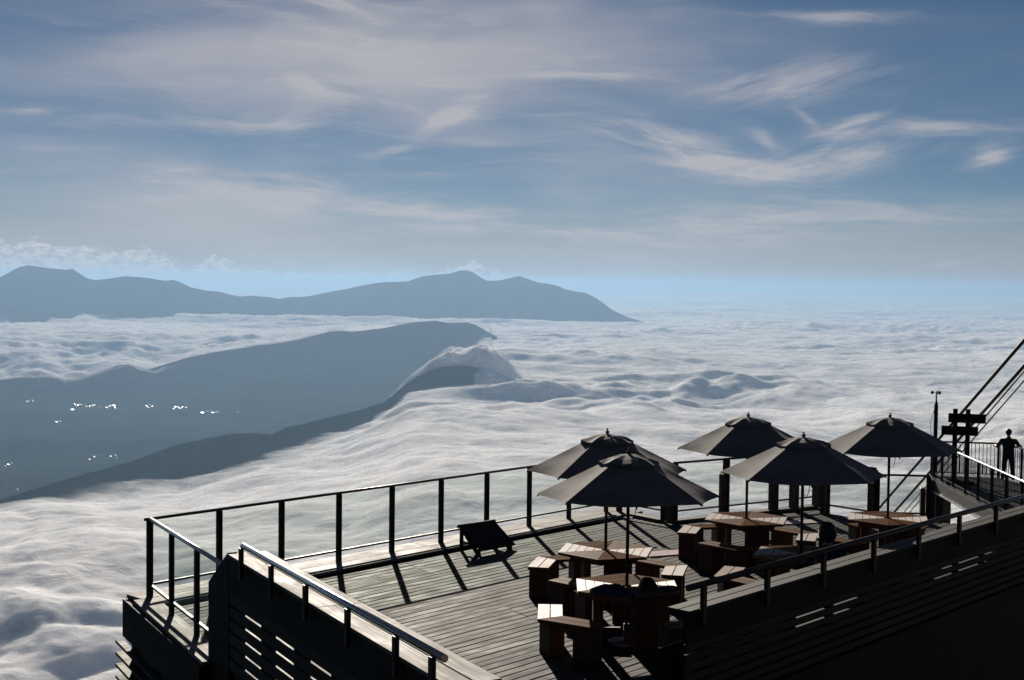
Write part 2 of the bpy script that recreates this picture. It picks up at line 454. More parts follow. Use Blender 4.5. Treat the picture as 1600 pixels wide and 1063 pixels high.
def cloud_fields(nc, nr, r0, r1, a_half, lift=0.0):
    az_ = PSI + np.linspace(-a_half, a_half, nc)
    r = np.geomspace(r0, r1, nr)
    A, R = np.meshgrid(az_, r)
    X = R * np.sin(A); Y = R * np.cos(A)
    U = 800 + F_PX * np.tan(A - PSI)
    u1 = U[0]
    ve, re = interp_table(E_TAB, u1)
    ze = np.array([at_range(u, v, q)[2] for u, v, q in zip(u1, ve, re)])
    ze = np.where(u1 > 640, np.interp(u1, [640, 800], [0, 1]) * (-700 - ze) + ze, ze)
    # near sheet
    s = np.clip((R - 1530) / (re[None, :] - 1530), 0, 1)
    Zn = -640 + (ze[None, :] + 640) * s ** 1.1
    # far sheet
    rf = np.interp(u1, *zip(*RF_TAB))
    vf = np.interp(u1, *zip(*FZ_TAB))
    zf = np.array([at_range(u, v, q)[2] for u, v, q in zip(u1, vf, rf)])
    zf = np.where(u1 > 768, -700, zf)
    Zf = zf[None, :] + (-700 - zf[None, :]) * sstep(R, rf[None, :] + 140, rf[None, :] + 4600)
    w = sstep(R, 11800, 16000)
    Z = Zn * (1 - w) + Zf * w
    # large warp of the coordinates keeps the rolls from looking regular
    wx = perlin(X / 3800, Y / 3800, 1) * 900; wy = perlin(X / 3800, Y / 3800, 2) * 900
    Xw, Yw = X + wx, Y + wy
    ca, sa = math.cos(0.748), math.sin(0.748)
    P = Xw * ca + Yw * sa; Q = -Xw * sa + Yw * ca
    far = sstep(R, 12500, 36000)
    near = 1 - sstep(R, 3400, 7500)
    patch = sstep(perlin(P / 3613, Q / 4600, 20) + 0.2 * perlin(P / 1251, Q / 1500, 21), -0.3, 0.45)
    n = perlin(P / 5000, Q / 6500, 3) * 85
    n += perlin(P / 2000, Q / 3000, 4) * 62 * (1 - 0.35 * far)
    def billow(wp, wq, k, e=0.012):      # rounded heads, creases between them
        return np.sqrt(perlin(P / wp, Q / wq, k) ** 2 + e) - 0.38
    n += billow(2000, 2600, 5) * 80 * (0.45 + 0.55 * patch) * (1 - 0.4 * sstep(R, 8000, 11000))
    mid = 1 + 0.5 * (1 - sstep(R, 8000, 12500)) * sstep(R, 3600, 5600)
    m = perlin(P / 780, Q / 900, 6) * 34 * mid
    m += billow(760, 820, 7) * 120 * mid * (1 - 0.6 * far)
    m += billow(400, 430, 8) * 78 * (1 - 0.4 * far) + perlin(P / 330, Q / 360, 14) * 8
    m += billow(210, 230, 9) * 36 * (1 - 0.5 * far)
    m += billow(112, 125, 10) * 16 * (1 - far)
    m += billow(62, 66, 28) * 9 * (1 - sstep(R, 4500, 9000))
    n += m * (0.40 + 0.75 * patch) * (1 - 0.58 * near) * (1 - 0.45 * sstep(R, 7500, 10500))
    big = perlin(P / 5280, Q / 9500, 12) * 120 * far + (0.4 - np.abs(perlin(P / 3613, Q / 5200, 13))) * 90 * far
    calm = 1 - 0.6 * sstep(R - re[None, :], -1000, -100) * (1 - sstep(U, 660, 800)) * (1 - sstep(R, 12000, 15000))
    summit = np.exp(-((U - 690) / 120.0) ** 2) * np.exp(-((R - 9000) / 900.0) ** 2)
    Z = Z + n * CLOUD_AMP * calm * (1 - 0.6 * summit) + big
    Z = Z + 380 * sstep(R, 46000, 84000) * sstep(U, 820, 1100)
    # cloud pouring over the summit of the near ridge
    ur = np.array([t[0] for t in NEAR_R]); vr = np.array([t[1] for t in NEAR_R]); rrg = np.array([t[2] for t in NEAR_R])
    Rr = np.interp(u1, ur, rrg); Vr = np.interp(u1, ur, vr)
    Zr = np.array([at_range(u, v, q)[2] for u, v, q in zip(u1, Vr, Rr)])
    dr = R - Rr[None, :]
    lat = sstep(U, 588, 640) * (1 - sstep(U, 770, 860))
    hump = lat * sstep(dr, -20, 190) * (1 - sstep(dr, 500, 2300))
    lump = 1 + 0.75 * perlin(P / 420, Q / 190, 25) + 0.45 * perlin(P / 200, Q / 90, 26) + 0.2 * perlin(P / 90, Q / 45, 27)
    target = Zr[None, :] + (10 + 96 * sstep(U, 648, 722)) * lump
    Z = Z * (1 - hump) + np.maximum(Z, target) * hump
    lat2 = sstep(U + 26 * lump, 738, 800) * (1 - sstep(U, 785, 850))
    tong = lat2 * sstep(dr, -420, -80) * (1 - sstep(dr, 0, 300))
    Z = Z * (1 - tong) + np.maximum(Z, Zr[None, :] - 6 + 34 * (lump - 1)) * tong
    # cover
    c1 = sstep(re[None, :] - R, -120, 950) * (1 - sstep(U, 640, 700))
    ue = np.interp(R, *zip(*UE_TAB))
    c2 = sstep(U - ue, -10, 40) * np.where(np.abs(dr - 150) < 500, 0.72, 1.0)
    c3 = sstep(R - rf[None, :], -500, 1100)
    c = np.maximum(np.maximum(c1, c2), c3)
    # the valley side of the summit stays clear
    return X, Y, Z, R, U, c, n

def build_cloud_sea():
    nc, nr = CLOUD_NC, CLOUD_NR
    X, Y, Z, R, U, c, n = cloud_fields(nc, nr, 900.0, 86000.0, math.radians(27))
    keep = c
    me = grid_mesh('sea_of_clouds', np.stack([X, Y, Z], -1), nr, nc, {'cover': c})
    # drop what is fully clear so that the valley stays open
    f = keep.ravel() > 0.0
    q = np.empty(len(me.polygons) * 4, dtype=np.int32)
    me.polygons.foreach_get('vertices', q)
    dead = ~f[q.reshape(-1, 4)].any(axis=1)
    bm = bmesh.new(); bm.from_mesh(me)
    bm.faces.ensure_lookup_table()
    bmesh.ops.delete(bm, geom=[bm.faces[i] for i in np.nonzero(dead)[0]], context='FACES')
    bm.to_mesh(me); bm.free()
    link_struct('sea_of_clouds', me, cloud_mat)
    # thin veils lying on the tops
    for k in range(N_WISP):
        nc2, nr2 = nc // 2, nr // 2
        X, Y, Z, R, U, c, n = cloud_fields(nc2, nr2, 1250.0, 42000.0, math.radians(26.5))
        lift = (6 + 11 * k) * (0.5 + sstep(R, 2000, 12500) * 1.5)
        top = perlin(X / 700 + k * 3.1, Y / 420, 30 + k) * 0.5 + perlin(X / 240, Y / 150, 34 + k) * 0.3
        cov = np.clip(c, 0, 1) * np.clip(0.30 - 0.07 * k + top * 0.55, -1, 1)
        edge = c * (1 - c) * 4
        cov = np.maximum(cov, edge * (0.42 - 0.06 * k))
        cov = np.where(c <= 0.001, -1.0, cov)
        me = grid_mesh('cloud_veil', np.stack([X, Y, Z + lift], -1), nr2, nc2, {'cover': cov})
        q = np.empty(len(me.polygons) * 4, dtype=np.int32)
        me.polygons.foreach_get('vertices', q)
        dead = (cov.ravel()[q.reshape(-1, 4)] < -0.35).all(axis=1)
        bm = bmesh.new(); bm.from_mesh(me)
        bm.faces.ensure_lookup_table()
        bmesh.ops.delete(bm, geom=[bm.faces[i] for i in np.nonzero(dead)[0]], context='FACES')
        bm.to_mesh(me); bm.free()
        link_struct('cloud_veil', me, wisp_mat, 'stuff')
build_cloud_sea()


# ------------------------------------------------------------------ near objects: helpers
class MB:
    """collects simple shapes into one mesh (local coordinates of its parent)"""
    def __init__(self, origin=(0, 0, 0)):
        self.v, self.f, self.o = [], [], Vector(origin)
    def add(self, vs_, fs):
        b = len(self.v)
        self.v += [tuple(Vector(p) - self.o) for p in vs_]
        self.f += [tuple(i + b for i in f) for f in fs]
        return self
    def hexa(self, b4, t4):
        """eight corners: bottom four (counter-clockwise from above) and top four"""
        self.add(list(b4) + list(t4), [(3, 2, 1, 0), (4, 5, 6, 7), (0, 1, 5, 4), (1, 2, 6, 5), (2, 3, 7, 6), (3, 0, 4, 7)])
        return self
    def box(self, x0, x1, y0, y1, z0, z1, ch=0.0):
        if ch <= 0:
            return self.hexa([(x0, y0, z0), (x1, y0, z0), (x1, y1, z0), (x0, y1, z0)],
                             [(x0, y0, z1), (x1, y0, z1), (x1, y1, z1), (x0, y1, z1)])
        c = ch      # top edges taken off
        vs_ = [(x0, y0, z0), (x1, y0, z0), (x1, y1, z0), (x0, y1, z0),
               (x0, y0, z1 - c), (x1, y0, z1 - c), (x1, y1, z1 - c), (x0, y1, z1 - c),
               (x0 + c, y0 + c, z1), (x1 - c, y0 + c, z1), (x1 - c, y1 - c, z1), (x0 + c, y1 - c, z1)]
        fs = [(3, 2, 1, 0), (0, 1, 5, 4), (1, 2, 6, 5), (2, 3, 7, 6), (3, 0, 4, 7),
              (4, 5, 9, 8), (5, 6, 10, 9), (6, 7, 11, 10), (7, 4, 8, 11), (8, 9, 10, 11)]
        return self.add(vs_, fs)
    def poly(self, pts, z0, z1):
        n = len(pts)
        vs_ = [(p[0], p[1], z0) for p in pts] + [(p[0], p[1], z1) for p in pts]
        fs = [tuple(reversed(range(n))), tuple(range(n, 2 * n))] + [(i, (i + 1) % n, n + (i + 1) % n, n + i) for i in range(n)]
        return self.add(vs_, fs)
    def beam(self, p0, p1, w, h, up=(0, 0, 1)):
        p0, p1 = Vector(p0), Vector(p1)
        d = (p1 - p0).normalized()
        u = Vector(up)
        if abs(d.dot(u)) > 0.98:
            u = Vector((1, 0, 0))
        s = d.cross(u).normalized() * (w / 2)
        t = s.cross(d).normalized() * (h / 2)
        a = [p0 - s - t, p0 + s - t, p1 + s - t, p1 - s - t]
        b = [p0 - s + t, p0 + s + t, p1 + s + t, p1 - s + t]
        return self.hexa(a, b)
    def tube(self, pts, r, n=8, caps=True):
        pts = [Vector(p) for p in pts]
        rs = r if isinstance(r, (list, tuple)) else [r] * len(pts)
        vs_, fs = [], []
        d0 = (pts[1] - pts[0]).normalized()
        u = Vector((0, 0, 1)) if abs(d0.z) < 0.9 else Vector((1, 0, 0))
        for i, p in enumerate(pts):
            d = (pts[min(i + 1, len(pts) - 1)] - pts[max(i - 1, 0)]).normalized()
            s = d.cross(u).normalized(); t = s.cross(d).normalized()
            for k in range(n):
                a = 2 * math.pi * k / n
                vs_.append(p + (s * math.cos(a) + t * math.sin(a)) * rs[i])
        for i in range(len(pts) - 1):
            for k in range(n):
                fs.append((i * n + k, i * n + (k + 1) % n, (i + 1) * n + (k + 1) % n, (i + 1) * n + k))
        if caps:
            fs.append(tuple(range(n))[::-1]); fs.append(tuple(range((len(pts) - 1) * n, len(pts) * n)))
        return self.add(vs_, fs)
    def lathe(self, prof, c=(0, 0, 0), n=12):
        c = Vector(c); vs_, fs = [], []
        for r, z in prof:
            for k in range(n):
                a = 2 * math.pi * k / n
                vs_.append(c + Vector((r * math.cos(a), r * math.sin(a), z)))
        for i in range(len(prof) - 1):
            for k in range(n):
                fs.append((i * n + k, i * n + (k + 1) % n, (i + 1) * n + (k + 1) % n, (i + 1) * n + k))
        fs.append(tuple(range(n))[::-1]); fs.append(tuple(range((len(prof) - 1) * n, len(prof) * n)))
        return self.add(vs_, fs)
    def mesh(self, name, smooth=False):
        me = bpy.data.meshes.new(name)
        me.from_pydata(self.v, [], self.f)
        me.update()
        if smooth:
            me.polygons.foreach_set('use_smooth', [True] * len(me.polygons))
        return me

def put(name, mesh, mat=None, parent=None, loc=None, rotz=0.0):
    if isinstance(mesh, MB):
        mesh = mesh.mesh(name)
    if mat is not None and not mesh.materials:
        mesh.materials.append(mat)
    o = bpy.data.objects.new(name, mesh)
    COL.objects.link(o)
    if parent is not None:
        o.parent = parent
    if loc is not None:
        o.location = loc
    if rotz:
        o.rotation_euler = (0, 0, rotz)
    return o
def smooth(mb, name):
    return mb.mesh(name, True)
def tag(o, label, cat, group=None):
    o['label'] = label; o['category'] = cat
    if group: o['group'] = group
    return o
def thing(name, label, cat, loc=(0, 0, 0), rotz=0.0, group=None):
    o = bpy.data.objects.new(name, None)
    o.empty_display_size = 0.2
    COL.objects.link(o)
    o.location = loc; o.rotation_euler = (0, 0, rotz)
    return tag(o, label, cat, group)
def copy_tree(src, loc, rotz, label):
    r = src.copy(); COL.objects.link(r)
    r.location = loc; r.rotation_euler = (0, 0, rotz); r['label'] = label
    for ch in list(src.children):
        c = ch.copy(); COL.objects.link(c); c.parent = r
        for g in list(ch.children):
            d = g.copy(); COL.objects.link(d); d.parent = c
    return r

# ------------------------------------------------------------------ near materials
def mat_wood(name, ca, cb, rough=(0.45, 0.7), grain=14.0, spec=0.5, vary=0.35, bump=0.25, aniso=0.0):
    """boards whose grain runs along the local X axis of each piece"""
    m, T = new_mat(name)
    oi = T.n('ShaderNodeObjectInfo')
    tc = T.n('ShaderNodeTexCoord')
    off = T.n('ShaderNodeVectorMath', operation='ADD')
    rv = T.xyz(T.math('MULTIPLY', oi.outputs['Random'], 37.0), T.math('MULTIPLY', oi.outputs['Random'], 91.0), T.math('MULTIPLY', oi.outputs['Random'], 13.0))
    T.link(tc.outputs['Object'], off.inputs[0]); T.link(rv, off.inputs[1])
    mp = T.n('ShaderNodeMapping'); mp.inputs['Scale'].default_value = (1.3, grain * 1.6, grain * 1.6)
    T.link(off.outputs[0], mp.inputs['Vector'])
    g = T.noise(mp.outputs[0], 1.0, 5.0, 0.62, 0.6)
    mp2 = T.n('ShaderNodeMapping'); mp2.inputs['Scale'].default_value = (1.6, 2.6, 2.6)
    T.link(off.outputs[0], mp2.inputs['Vector'])
    st = T.noise(mp2.outputs[0], 1.0, 4.0, 0.6, 0.3)
    c = T.mixc(T.smooth(g, 0.3, 0.72), ca, cb)
    v = T.math('MULTIPLY_ADD', oi.outputs['Random'], vary, 1.0 - vary * 0.5)
    v = T.math('MULTIPLY', v, T.smooth(st, 0.25, 0.75, 0.72, 1.18))
    cc = T.n('ShaderNodeMix', data_type='RGBA', blend_type='MULTIPLY')
    cc.inputs[0].default_value = 1.0
    T.link(c, cc.inputs[6]); T.link(T.xyz(v, v, v), cc.inputs[7])
    b = T.n('ShaderNodeBsdfPrincipled')
    T.link(cc.outputs[2], b.inputs['Base Color'])
    T.link(T.smooth(T.math('MULTIPLY_ADD', st, 0.5, T.math('MULTIPLY', g, 0.5)), 0.3, 0.7, rough[0], rough[1]), b.inputs['Roughness'])
    b.inputs['Specular IOR Level'].default_value = spec
    if aniso:
        vt = T.n('ShaderNodeVectorTransform', vector_type='VECTOR', convert_from='OBJECT', convert_to='WORLD')
        vt.inputs[0].default_value = (0.0, 1.0, 0.0)
        T.link(vt.outputs[0], b.inputs['Tangent'])
        b.inputs['Anisotropic'].default_value = aniso
    bp = T.n('ShaderNodeBump'); bp.inputs['Strength'].default_value = bump; bp.inputs['Distance'].default_value = 0.004
    T.link(g, bp.inputs['Height']); T.link(bp.outputs[0], b.inputs['Normal'])
    o = T.n('ShaderNodeOutputMaterial'); T.link(b.outputs[0], o.inputs['Surface'])
    return m
def mat_plain(name, col, rough=0.5, metal=0.0, spec=0.5, noise=0.15, scale=9.0, bump=0.0):
    m, T = new_mat(name)
    tc = T.n('ShaderNodeTexCoord')
    nz = T.noise(tc.outputs['Object'], scale, 4.0, 0.6, 0.2)
    ca = tuple(max(0, c * (1 - noise)) for c in col[:3]) + (1,)
    cb = tuple(min(1, c * (1 + noise)) for c in col[:3]) + (1,)
    b = T.n('ShaderNodeBsdfPrincipled')
    T.link(T.mixc(T.smooth(nz, 0.3, 0.7), ca, cb), b.inputs['Base Color'])
    T.link(T.smooth(nz, 0.3, 0.7, rough * 0.85, min(1, rough * 1.15)), b.inputs['Roughness'])
    b.inputs['Metallic'].default_value = metal
    b.inputs['Specular IOR Level'].default_value = spec
    if bump:
        bp = T.n('ShaderNodeBump'); bp.inputs['Strength'].default_value = bump; bp.inputs['Distance'].default_value = 0.01
        T.link(nz, bp.inputs['Height']); T.link(bp.outputs[0], b.inputs['Normal'])
    o = T.n('ShaderNodeOutputMaterial'); T.link(b.outputs[0], o.inputs['Surface'])
    return m
def mat_glass(name):
    """thin pane: tinted see-through with a weak mirror"""
    m, T = new_mat(name)
    tr = T.n('ShaderNodeBsdfTransparent'); tr.inputs['Color'].default_value = GLASS_TINT
    gl = T.n('ShaderNodeBsdfGlossy'); gl.inputs['Color'].default_value = (0.9, 0.95, 0.93, 1); gl.inputs['Roughness'].default_value = 0.03
    g = T.n('ShaderNodeNewGeometry')
    dt = T.n('ShaderNodeVectorMath', operation='DOT_PRODUCT')
    T.link(g.outputs['Normal'], dt.inputs[0]); T.link(g.outputs['Incoming'], dt.inputs[1])
    fr = T.math('POWER', T.math('SUBTRACT', 1.0, T.math('ABSOLUTE', dt.outputs['Value']), clamp=True), 5.0)
    fr = T.math('MULTIPLY_ADD', fr, 0.35, 0.02)      # Schlick, both faces alike
    mx = T.n('ShaderNodeMixShader')
    T.link(fr, mx.inputs[0]); T.link(tr.outputs[0], mx.inputs[1]); T.link(gl.outputs[0], mx.inputs[2])
    o = T.n('ShaderNodeOutputMaterial'); T.link(mx.outputs[0], o.inputs['Surface'])
    return m
def mat_fabric(name, col):
    m, T = new_mat(name)
    tc = T.n('ShaderNodeTexCoord')
    nz = T.noise(tc.outputs['Object'], 5.0, 5.0, 0.6, 0.4)
    b = T.n('ShaderNodeBsdfPrincipled')
    T.link(T.mixc(T.smooth(nz, 0.3, 0.7), tuple(c * 0.85 for c in col) + (1,), tuple(c * 1.12 for c in col) + (1,)), b.inputs['Base Color'])
    b.inputs['Roughness'].default_value = 0.85
    b.inputs['Specular IOR Level'].default_value = 0.25
    bp = T.n('ShaderNodeBump'); bp.inputs['Strength'].default_value = 0.16; bp.inputs['Distance'].default_value = 0.03
    T.link(nz, bp.inputs['Height']); T.link(bp.outputs[0], b.inputs['Normal'])
    o = T.n('ShaderNodeOutputMaterial'); T.link(b.outputs[0], o.inputs['Surface'])
    return m

M_DECK = mat_wood('weathered_decking', (0.010, 0.0096, 0.0092, 1), (0.046, 0.042, 0.039, 1), (0.62, 0.85), 16, 0.10, 0.8, 0.6)
M_CAP = mat_wood('weathered_cap_board', (0.06, 0.054, 0.05, 1), (0.18, 0.162, 0.146, 1), (0.6, 0.8), 14, 0.14, 0.35, 0.6)
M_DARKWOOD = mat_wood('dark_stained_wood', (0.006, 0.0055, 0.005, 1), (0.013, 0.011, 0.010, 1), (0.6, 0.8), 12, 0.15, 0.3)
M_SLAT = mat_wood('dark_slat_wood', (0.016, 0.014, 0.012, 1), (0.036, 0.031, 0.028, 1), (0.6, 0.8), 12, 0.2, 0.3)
M_TABLE = mat_wood('oiled_table_wood', (0.085, 0.038, 0.015, 1), (0.17, 0.09, 0.042, 1), (0.56, 0.68), 12, 0.15, 0.3, 0.3, 0.8)
M_LEG = mat_wood('oiled_leg_wood', (0.055, 0.022, 0.010, 1), (0.10, 0.045, 0.022, 1), (0.45, 0.65), 12, 0.4, 0.25)
M_POST = mat_plain('dark_brown_steel', (0.016, 0.012, 0.011), 0.55, 0.0, 0.25, 0.2, 5)
M_RAIL = mat_plain('brushed_steel_rail', (0.52, 0.50, 0.50), 0.30, 1.0, 0.5, 0.1, 25)
M_RAILD = mat_plain('dark_painted_rail', (0.05, 0.042, 0.038), 0.34, 0.0, 0.5, 0.2, 12)
M_GLASS = mat_glass('railing_glass')
M_CANVAS = mat_fabric('charcoal_canvas', (0.105, 0.096, 0.096))
M_POLE = mat_plain('dark_pole', (0.03, 0.02, 0.016), 0.5, 0.0, 0.4, 0.3, 8)
M_BLACK = mat_plain('black_rubber', (0.012, 0.012, 0.013), 0.6, 0.0, 0.3, 0.2)
M_STEEL = mat_plain('galvanised_steel', (0.20, 0.20, 0.20), 0.42, 0.8, 0.5, 0.2, 6)
M_DSTEEL = mat_plain('dark_painted_steel', (0.014, 0.0135, 0.0135), 0.6, 0.0, 0.25, 0.25, 6)
M_SKIN = mat_plain('skin', (0.42, 0.25, 0.18), 0.55, 0.0, 0.4, 0.05)
M_HAIR = mat_plain('black_hair', (0.010, 0.009, 0.009), 0.5, 0.0, 0.4, 0.3, 40, 0.6)
M_NAVY = mat_fabric('navy_cotton', (0.022, 0.026, 0.060))
M_TROU = mat_fabric('dark_trousers', (0.022, 0.022, 0.026))
M_TSHIRT = mat_fabric('dark_shirt', (0.022, 0.020, 0.024))
M_PINK = mat_fabric('pale_pink', (0.42, 0.30, 0.33))

# ------------------------------------------------------------------ the terrace deck
P_C, P_D, P_E, P_F = (19.73, 15.53), (19.61, 14.17), (23.24, 13.16), (22.70, 12.66)
P_G, P_H = (22.59, 11.61), (23.18, 10.82)
SIDE = Vector((0.3090, 0.9511, 0.0))          # the slanting left edge, pointing away from the camera
SIDE_IN = Vector((0.9511, -0.3090, 0.0))
def line_x(p, q, y):
    return p[0] + (q[0] - p[0]) * (y - p[1]) / (q[1] - p[1])
def deck_xmax(y):
    """right edge of the deck for a row at y"""
    if y > 14.19: return 19.80
    if y > 13.16: return line_x(P_D, P_E, y) + 0.02
    if y > 12.66: return line_x(P_E, P_F, y) + 0.05
    if y > 11.61: return line_x(P_F, P_G, y) + 0.05
    if y > 10.25: return line_x(P_G, P_H, y) + 0.05
    return 24.0
def deck_xmin(y):
    return 4.82 + 0.325 * y
deck = bpy.data.objects.new('deck', None); COL.objects.link(deck); deck['kind'] = 'structure'
fr = MB()
fr.poly([(7.08, 7.15), (24.0, 7.15), (24.0, 10.2), (22.6, 11.6), (22.7, 12.64), (23.2, 13.14), (19.6, 14.14), (19.78, 15.46), (9.78, 15.46)], -0.42, -0.05)
put('frame', fr, M_DARKWOOD, deck)
base = MB(); base.poly([(8.2, 7.6), (23.6, 7.6), (23.0, 13.0), (10.4, 13.9)], -8.0, -0.43)
b_ = put('terrace_base', base, M_DARKWOOD); b_['kind'] = 'structure'
ROW, GAP = 0.1452, 0.016
y = 15.02
row = 0
while y > 7.25:
    x0 = deck_xmin(y - ROW / 2)
    x1 = deck_xmax(y - ROW / 2)
    blk = (row // 7) % 3
    cuts = {0: [9.0, 14.2], 1: [7.3, 12.3, 17.0], 2: [10.4, 15.6]}[blk]
    cuts = [c + 0.325 * y for c in cuts]
    xs = [x0] + [c + random.uniform(-0.02, 0.02) for c in cuts if c < x1 - 0.6] + [x1]
    for a, b in zip(xs[:-1], xs[1:]):
        L = b - a - 0.006
        mb = MB(); mb.box(0, L, -(ROW - GAP) / 2, (ROW - GAP) / 2, -0.03, 0.0, 0.004)
        o = put('plank', mb, M_DECK, deck, (a, y - ROW / 2, random.uniform(-0.0025, 0.0015)))
        o.rotation_euler = (random.uniform(-0.02, 0.02), 0, random.uniform(-0.0006, 0.0006))
    y -= ROW
    row += 1
def along(p, q, t): return (p[0] + (q[0] - p[0]) * t, p[1] + (q[1] - p[1]) * t)
# raised edge boards under the railings
def edge_boards(p0, p1, inner, widths, zt, mat=M_CAP, seg=2.8):
    """boards along p0-p1; inner = unit vector to the deck side; first width lies outermost"""
    p0, p1 = Vector((*p0, 0)), Vector((*p1, 0)); n = Vector((*inner, 0))
    d = (p1 - p0); L = d.length; d.normalize()
    ang = math.atan2(d.y, d.x)
    off = 0.0
    for w in widths:
        k = max(1, round(L / seg))
        for i in range(k):
            mb = MB()
            s = 1 if d.cross(n).z > 0 else -1
            y0, y1 = (0, w - 0.008) if s > 0 else (-(w - 0.008), 0)
            mb.box(0.003, L / k - 0.003, y0, y1, -0.045, 0, 0.004)
            o = put('edge_board', mb, mat, deck, tuple(p0 + d * (L / k * i) + n * off + Vector((0, 0, zt + random.uniform(-0.001, 0.001)))), ang)
        off += w
edge_boards((9.60, 15.85), (20.08, 15.85), (0, -1), (0.40, 0.38), 0.055)
edge_boards((8.47, 12.42), (9.50, 15.52), (SIDE_IN.x, SIDE_IN.y), (0.325,), 0.052)
edge_boards((19.92, 15.44), (19.76, 14.28), (-0.99, 0.14), (0.22,), 0.055)
edge_boards((19.70, 14.26), (23.36, 13.25), (-0.266, -0.964), (0.22,), 0.055)
fas = MB(); fas.beam((8.455, 12.43, -0.248), (9.57, 15.86, -0.248), 0.04, 0.504); put('fascia', fas, M_DARKWOOD, deck)
fas = MB(); fas.box(9.62, 20.06, 15.81, 15.85, -0.50, 0.004); put('fascia', fas, M_DARKWOOD, deck)
fas = MB(); fas.beam((19.68, 14.22, -0.22), (23.32, 13.21, -0.22), 0.04, 0.42); put('fascia', fas, M_DARKWOOD, deck)

# ------------------------------------------------------------------ glass railings
def railing(label, p0, p1, ts, H=1.1, zb=0.0, rail_mat=M_RAILD, over=(0.0, 0.0), pw=0.075, stub=None, rr=0.021, panes=True, out=None, pd=0.055):
    p0, p1 = Vector((*p0, zb)), Vector((*p1, zb))
    d = p1 - p0; L = d.length; d.normalize(); ang = math.atan2(d.y, d.x)
    t = thing('glass_railing', label, 'railing', tuple(p0), ang)
    pm = MB(); pm.box(-pw / 2, pw / 2, -pd / 2, pd / 2, 0.0, H - 0.02)
    pmesh = pm.mesh('post')
    for s in ts:
        put('post', pmesh, M_POST, t, (s, 0, 0.0))
        if stub:
            sm = MB(); sm.box(-0.045, 0.045, -0.045, 0.045, 0.0, H * 0.74, 0.006)
            put('timber_stub', sm, M_LEG, t, (s + stub[0], stub[1], 0.0))
    tr = MB(); tr.tube([(-over[0], 0, H), (L + over[1], 0, H)], rr, 12)
    put('top_rail', smooth_caps(tr, 'top_rail'), rail_mat, t)
    br = MB(); br.box(0, L, -0.02, 0.02, 0.155, 0.185)
    put('bottom_rail', br, M_POST, t)
    if panes:
        for a, b in zip(ts[:-1], ts[1:]):
            g = MB(); g.box(a + pw / 2 + 0.012, b - pw / 2 - 0.012, -0.005, 0.005, 0.19, H - 0.035)
            put('glass_pane', g, M_GLASS, t)
    return t
def smooth_caps(mb, name):
    me = mb.mesh(name)
    for p in me.polygons:
        p.use_smooth = len(p.vertices) == 4
    return me
S = 1.0837
xs1 = [0.0] + [1.109 + S * i for i in range(0, 9)]
railing('long clear glass railing on the far left side of the terrace above the open cloud', (9.758, 15.53), (19.66, 15.53),
        xs1, rail_mat=M_RAILD, over=(0.08, 0.02), zb=0.05, H=1.05)
railing('short glass railing with a bright steel top rail at the left corner of the terrace', (8.709, 12.304), (9.735, 15.46),
        [0.03, 1.17, 2.30], rail_mat=M_RAIL, over=(0.02, 0.06), zb=0.05, H=1.05, rr=0.027)
railing('narrow glass railing turning the corner behind the two nearest parasols', (19.746, 15.446), (19.633, 14.24),
        [0.07, 1.18], zb=0.05, H=1.05, pw=0.11)
L3 = math.hypot(P_E[0] - 19.679, P_E[1] - 14.096)
railing('glass railing on broad dark posts behind the middle tables', (19.679, 14.096), P_E,
        [0.03, L3 * 0.345, L3 * 0.345 * 2 - 0.02, L3 - 0.62, L3], zb=0.05, H=1.05, pw=0.12, stub=(-0.11, -0.02), pd=0.07)
railing('short glass railing at the right-hand corner behind the parasols', P_F, P_G, [0.0, 1.04], zb=0.0, H=0.98, pw=0.085, stub=(-0.02, -0.10))
railing('low glass railing behind the rightmost table in front of the slanting cables', P_G, (23.175, 10.823), [0.03, 0.95], zb=0.0, H=0.87, pw=0.085, stub=(-0.10, 0.02))

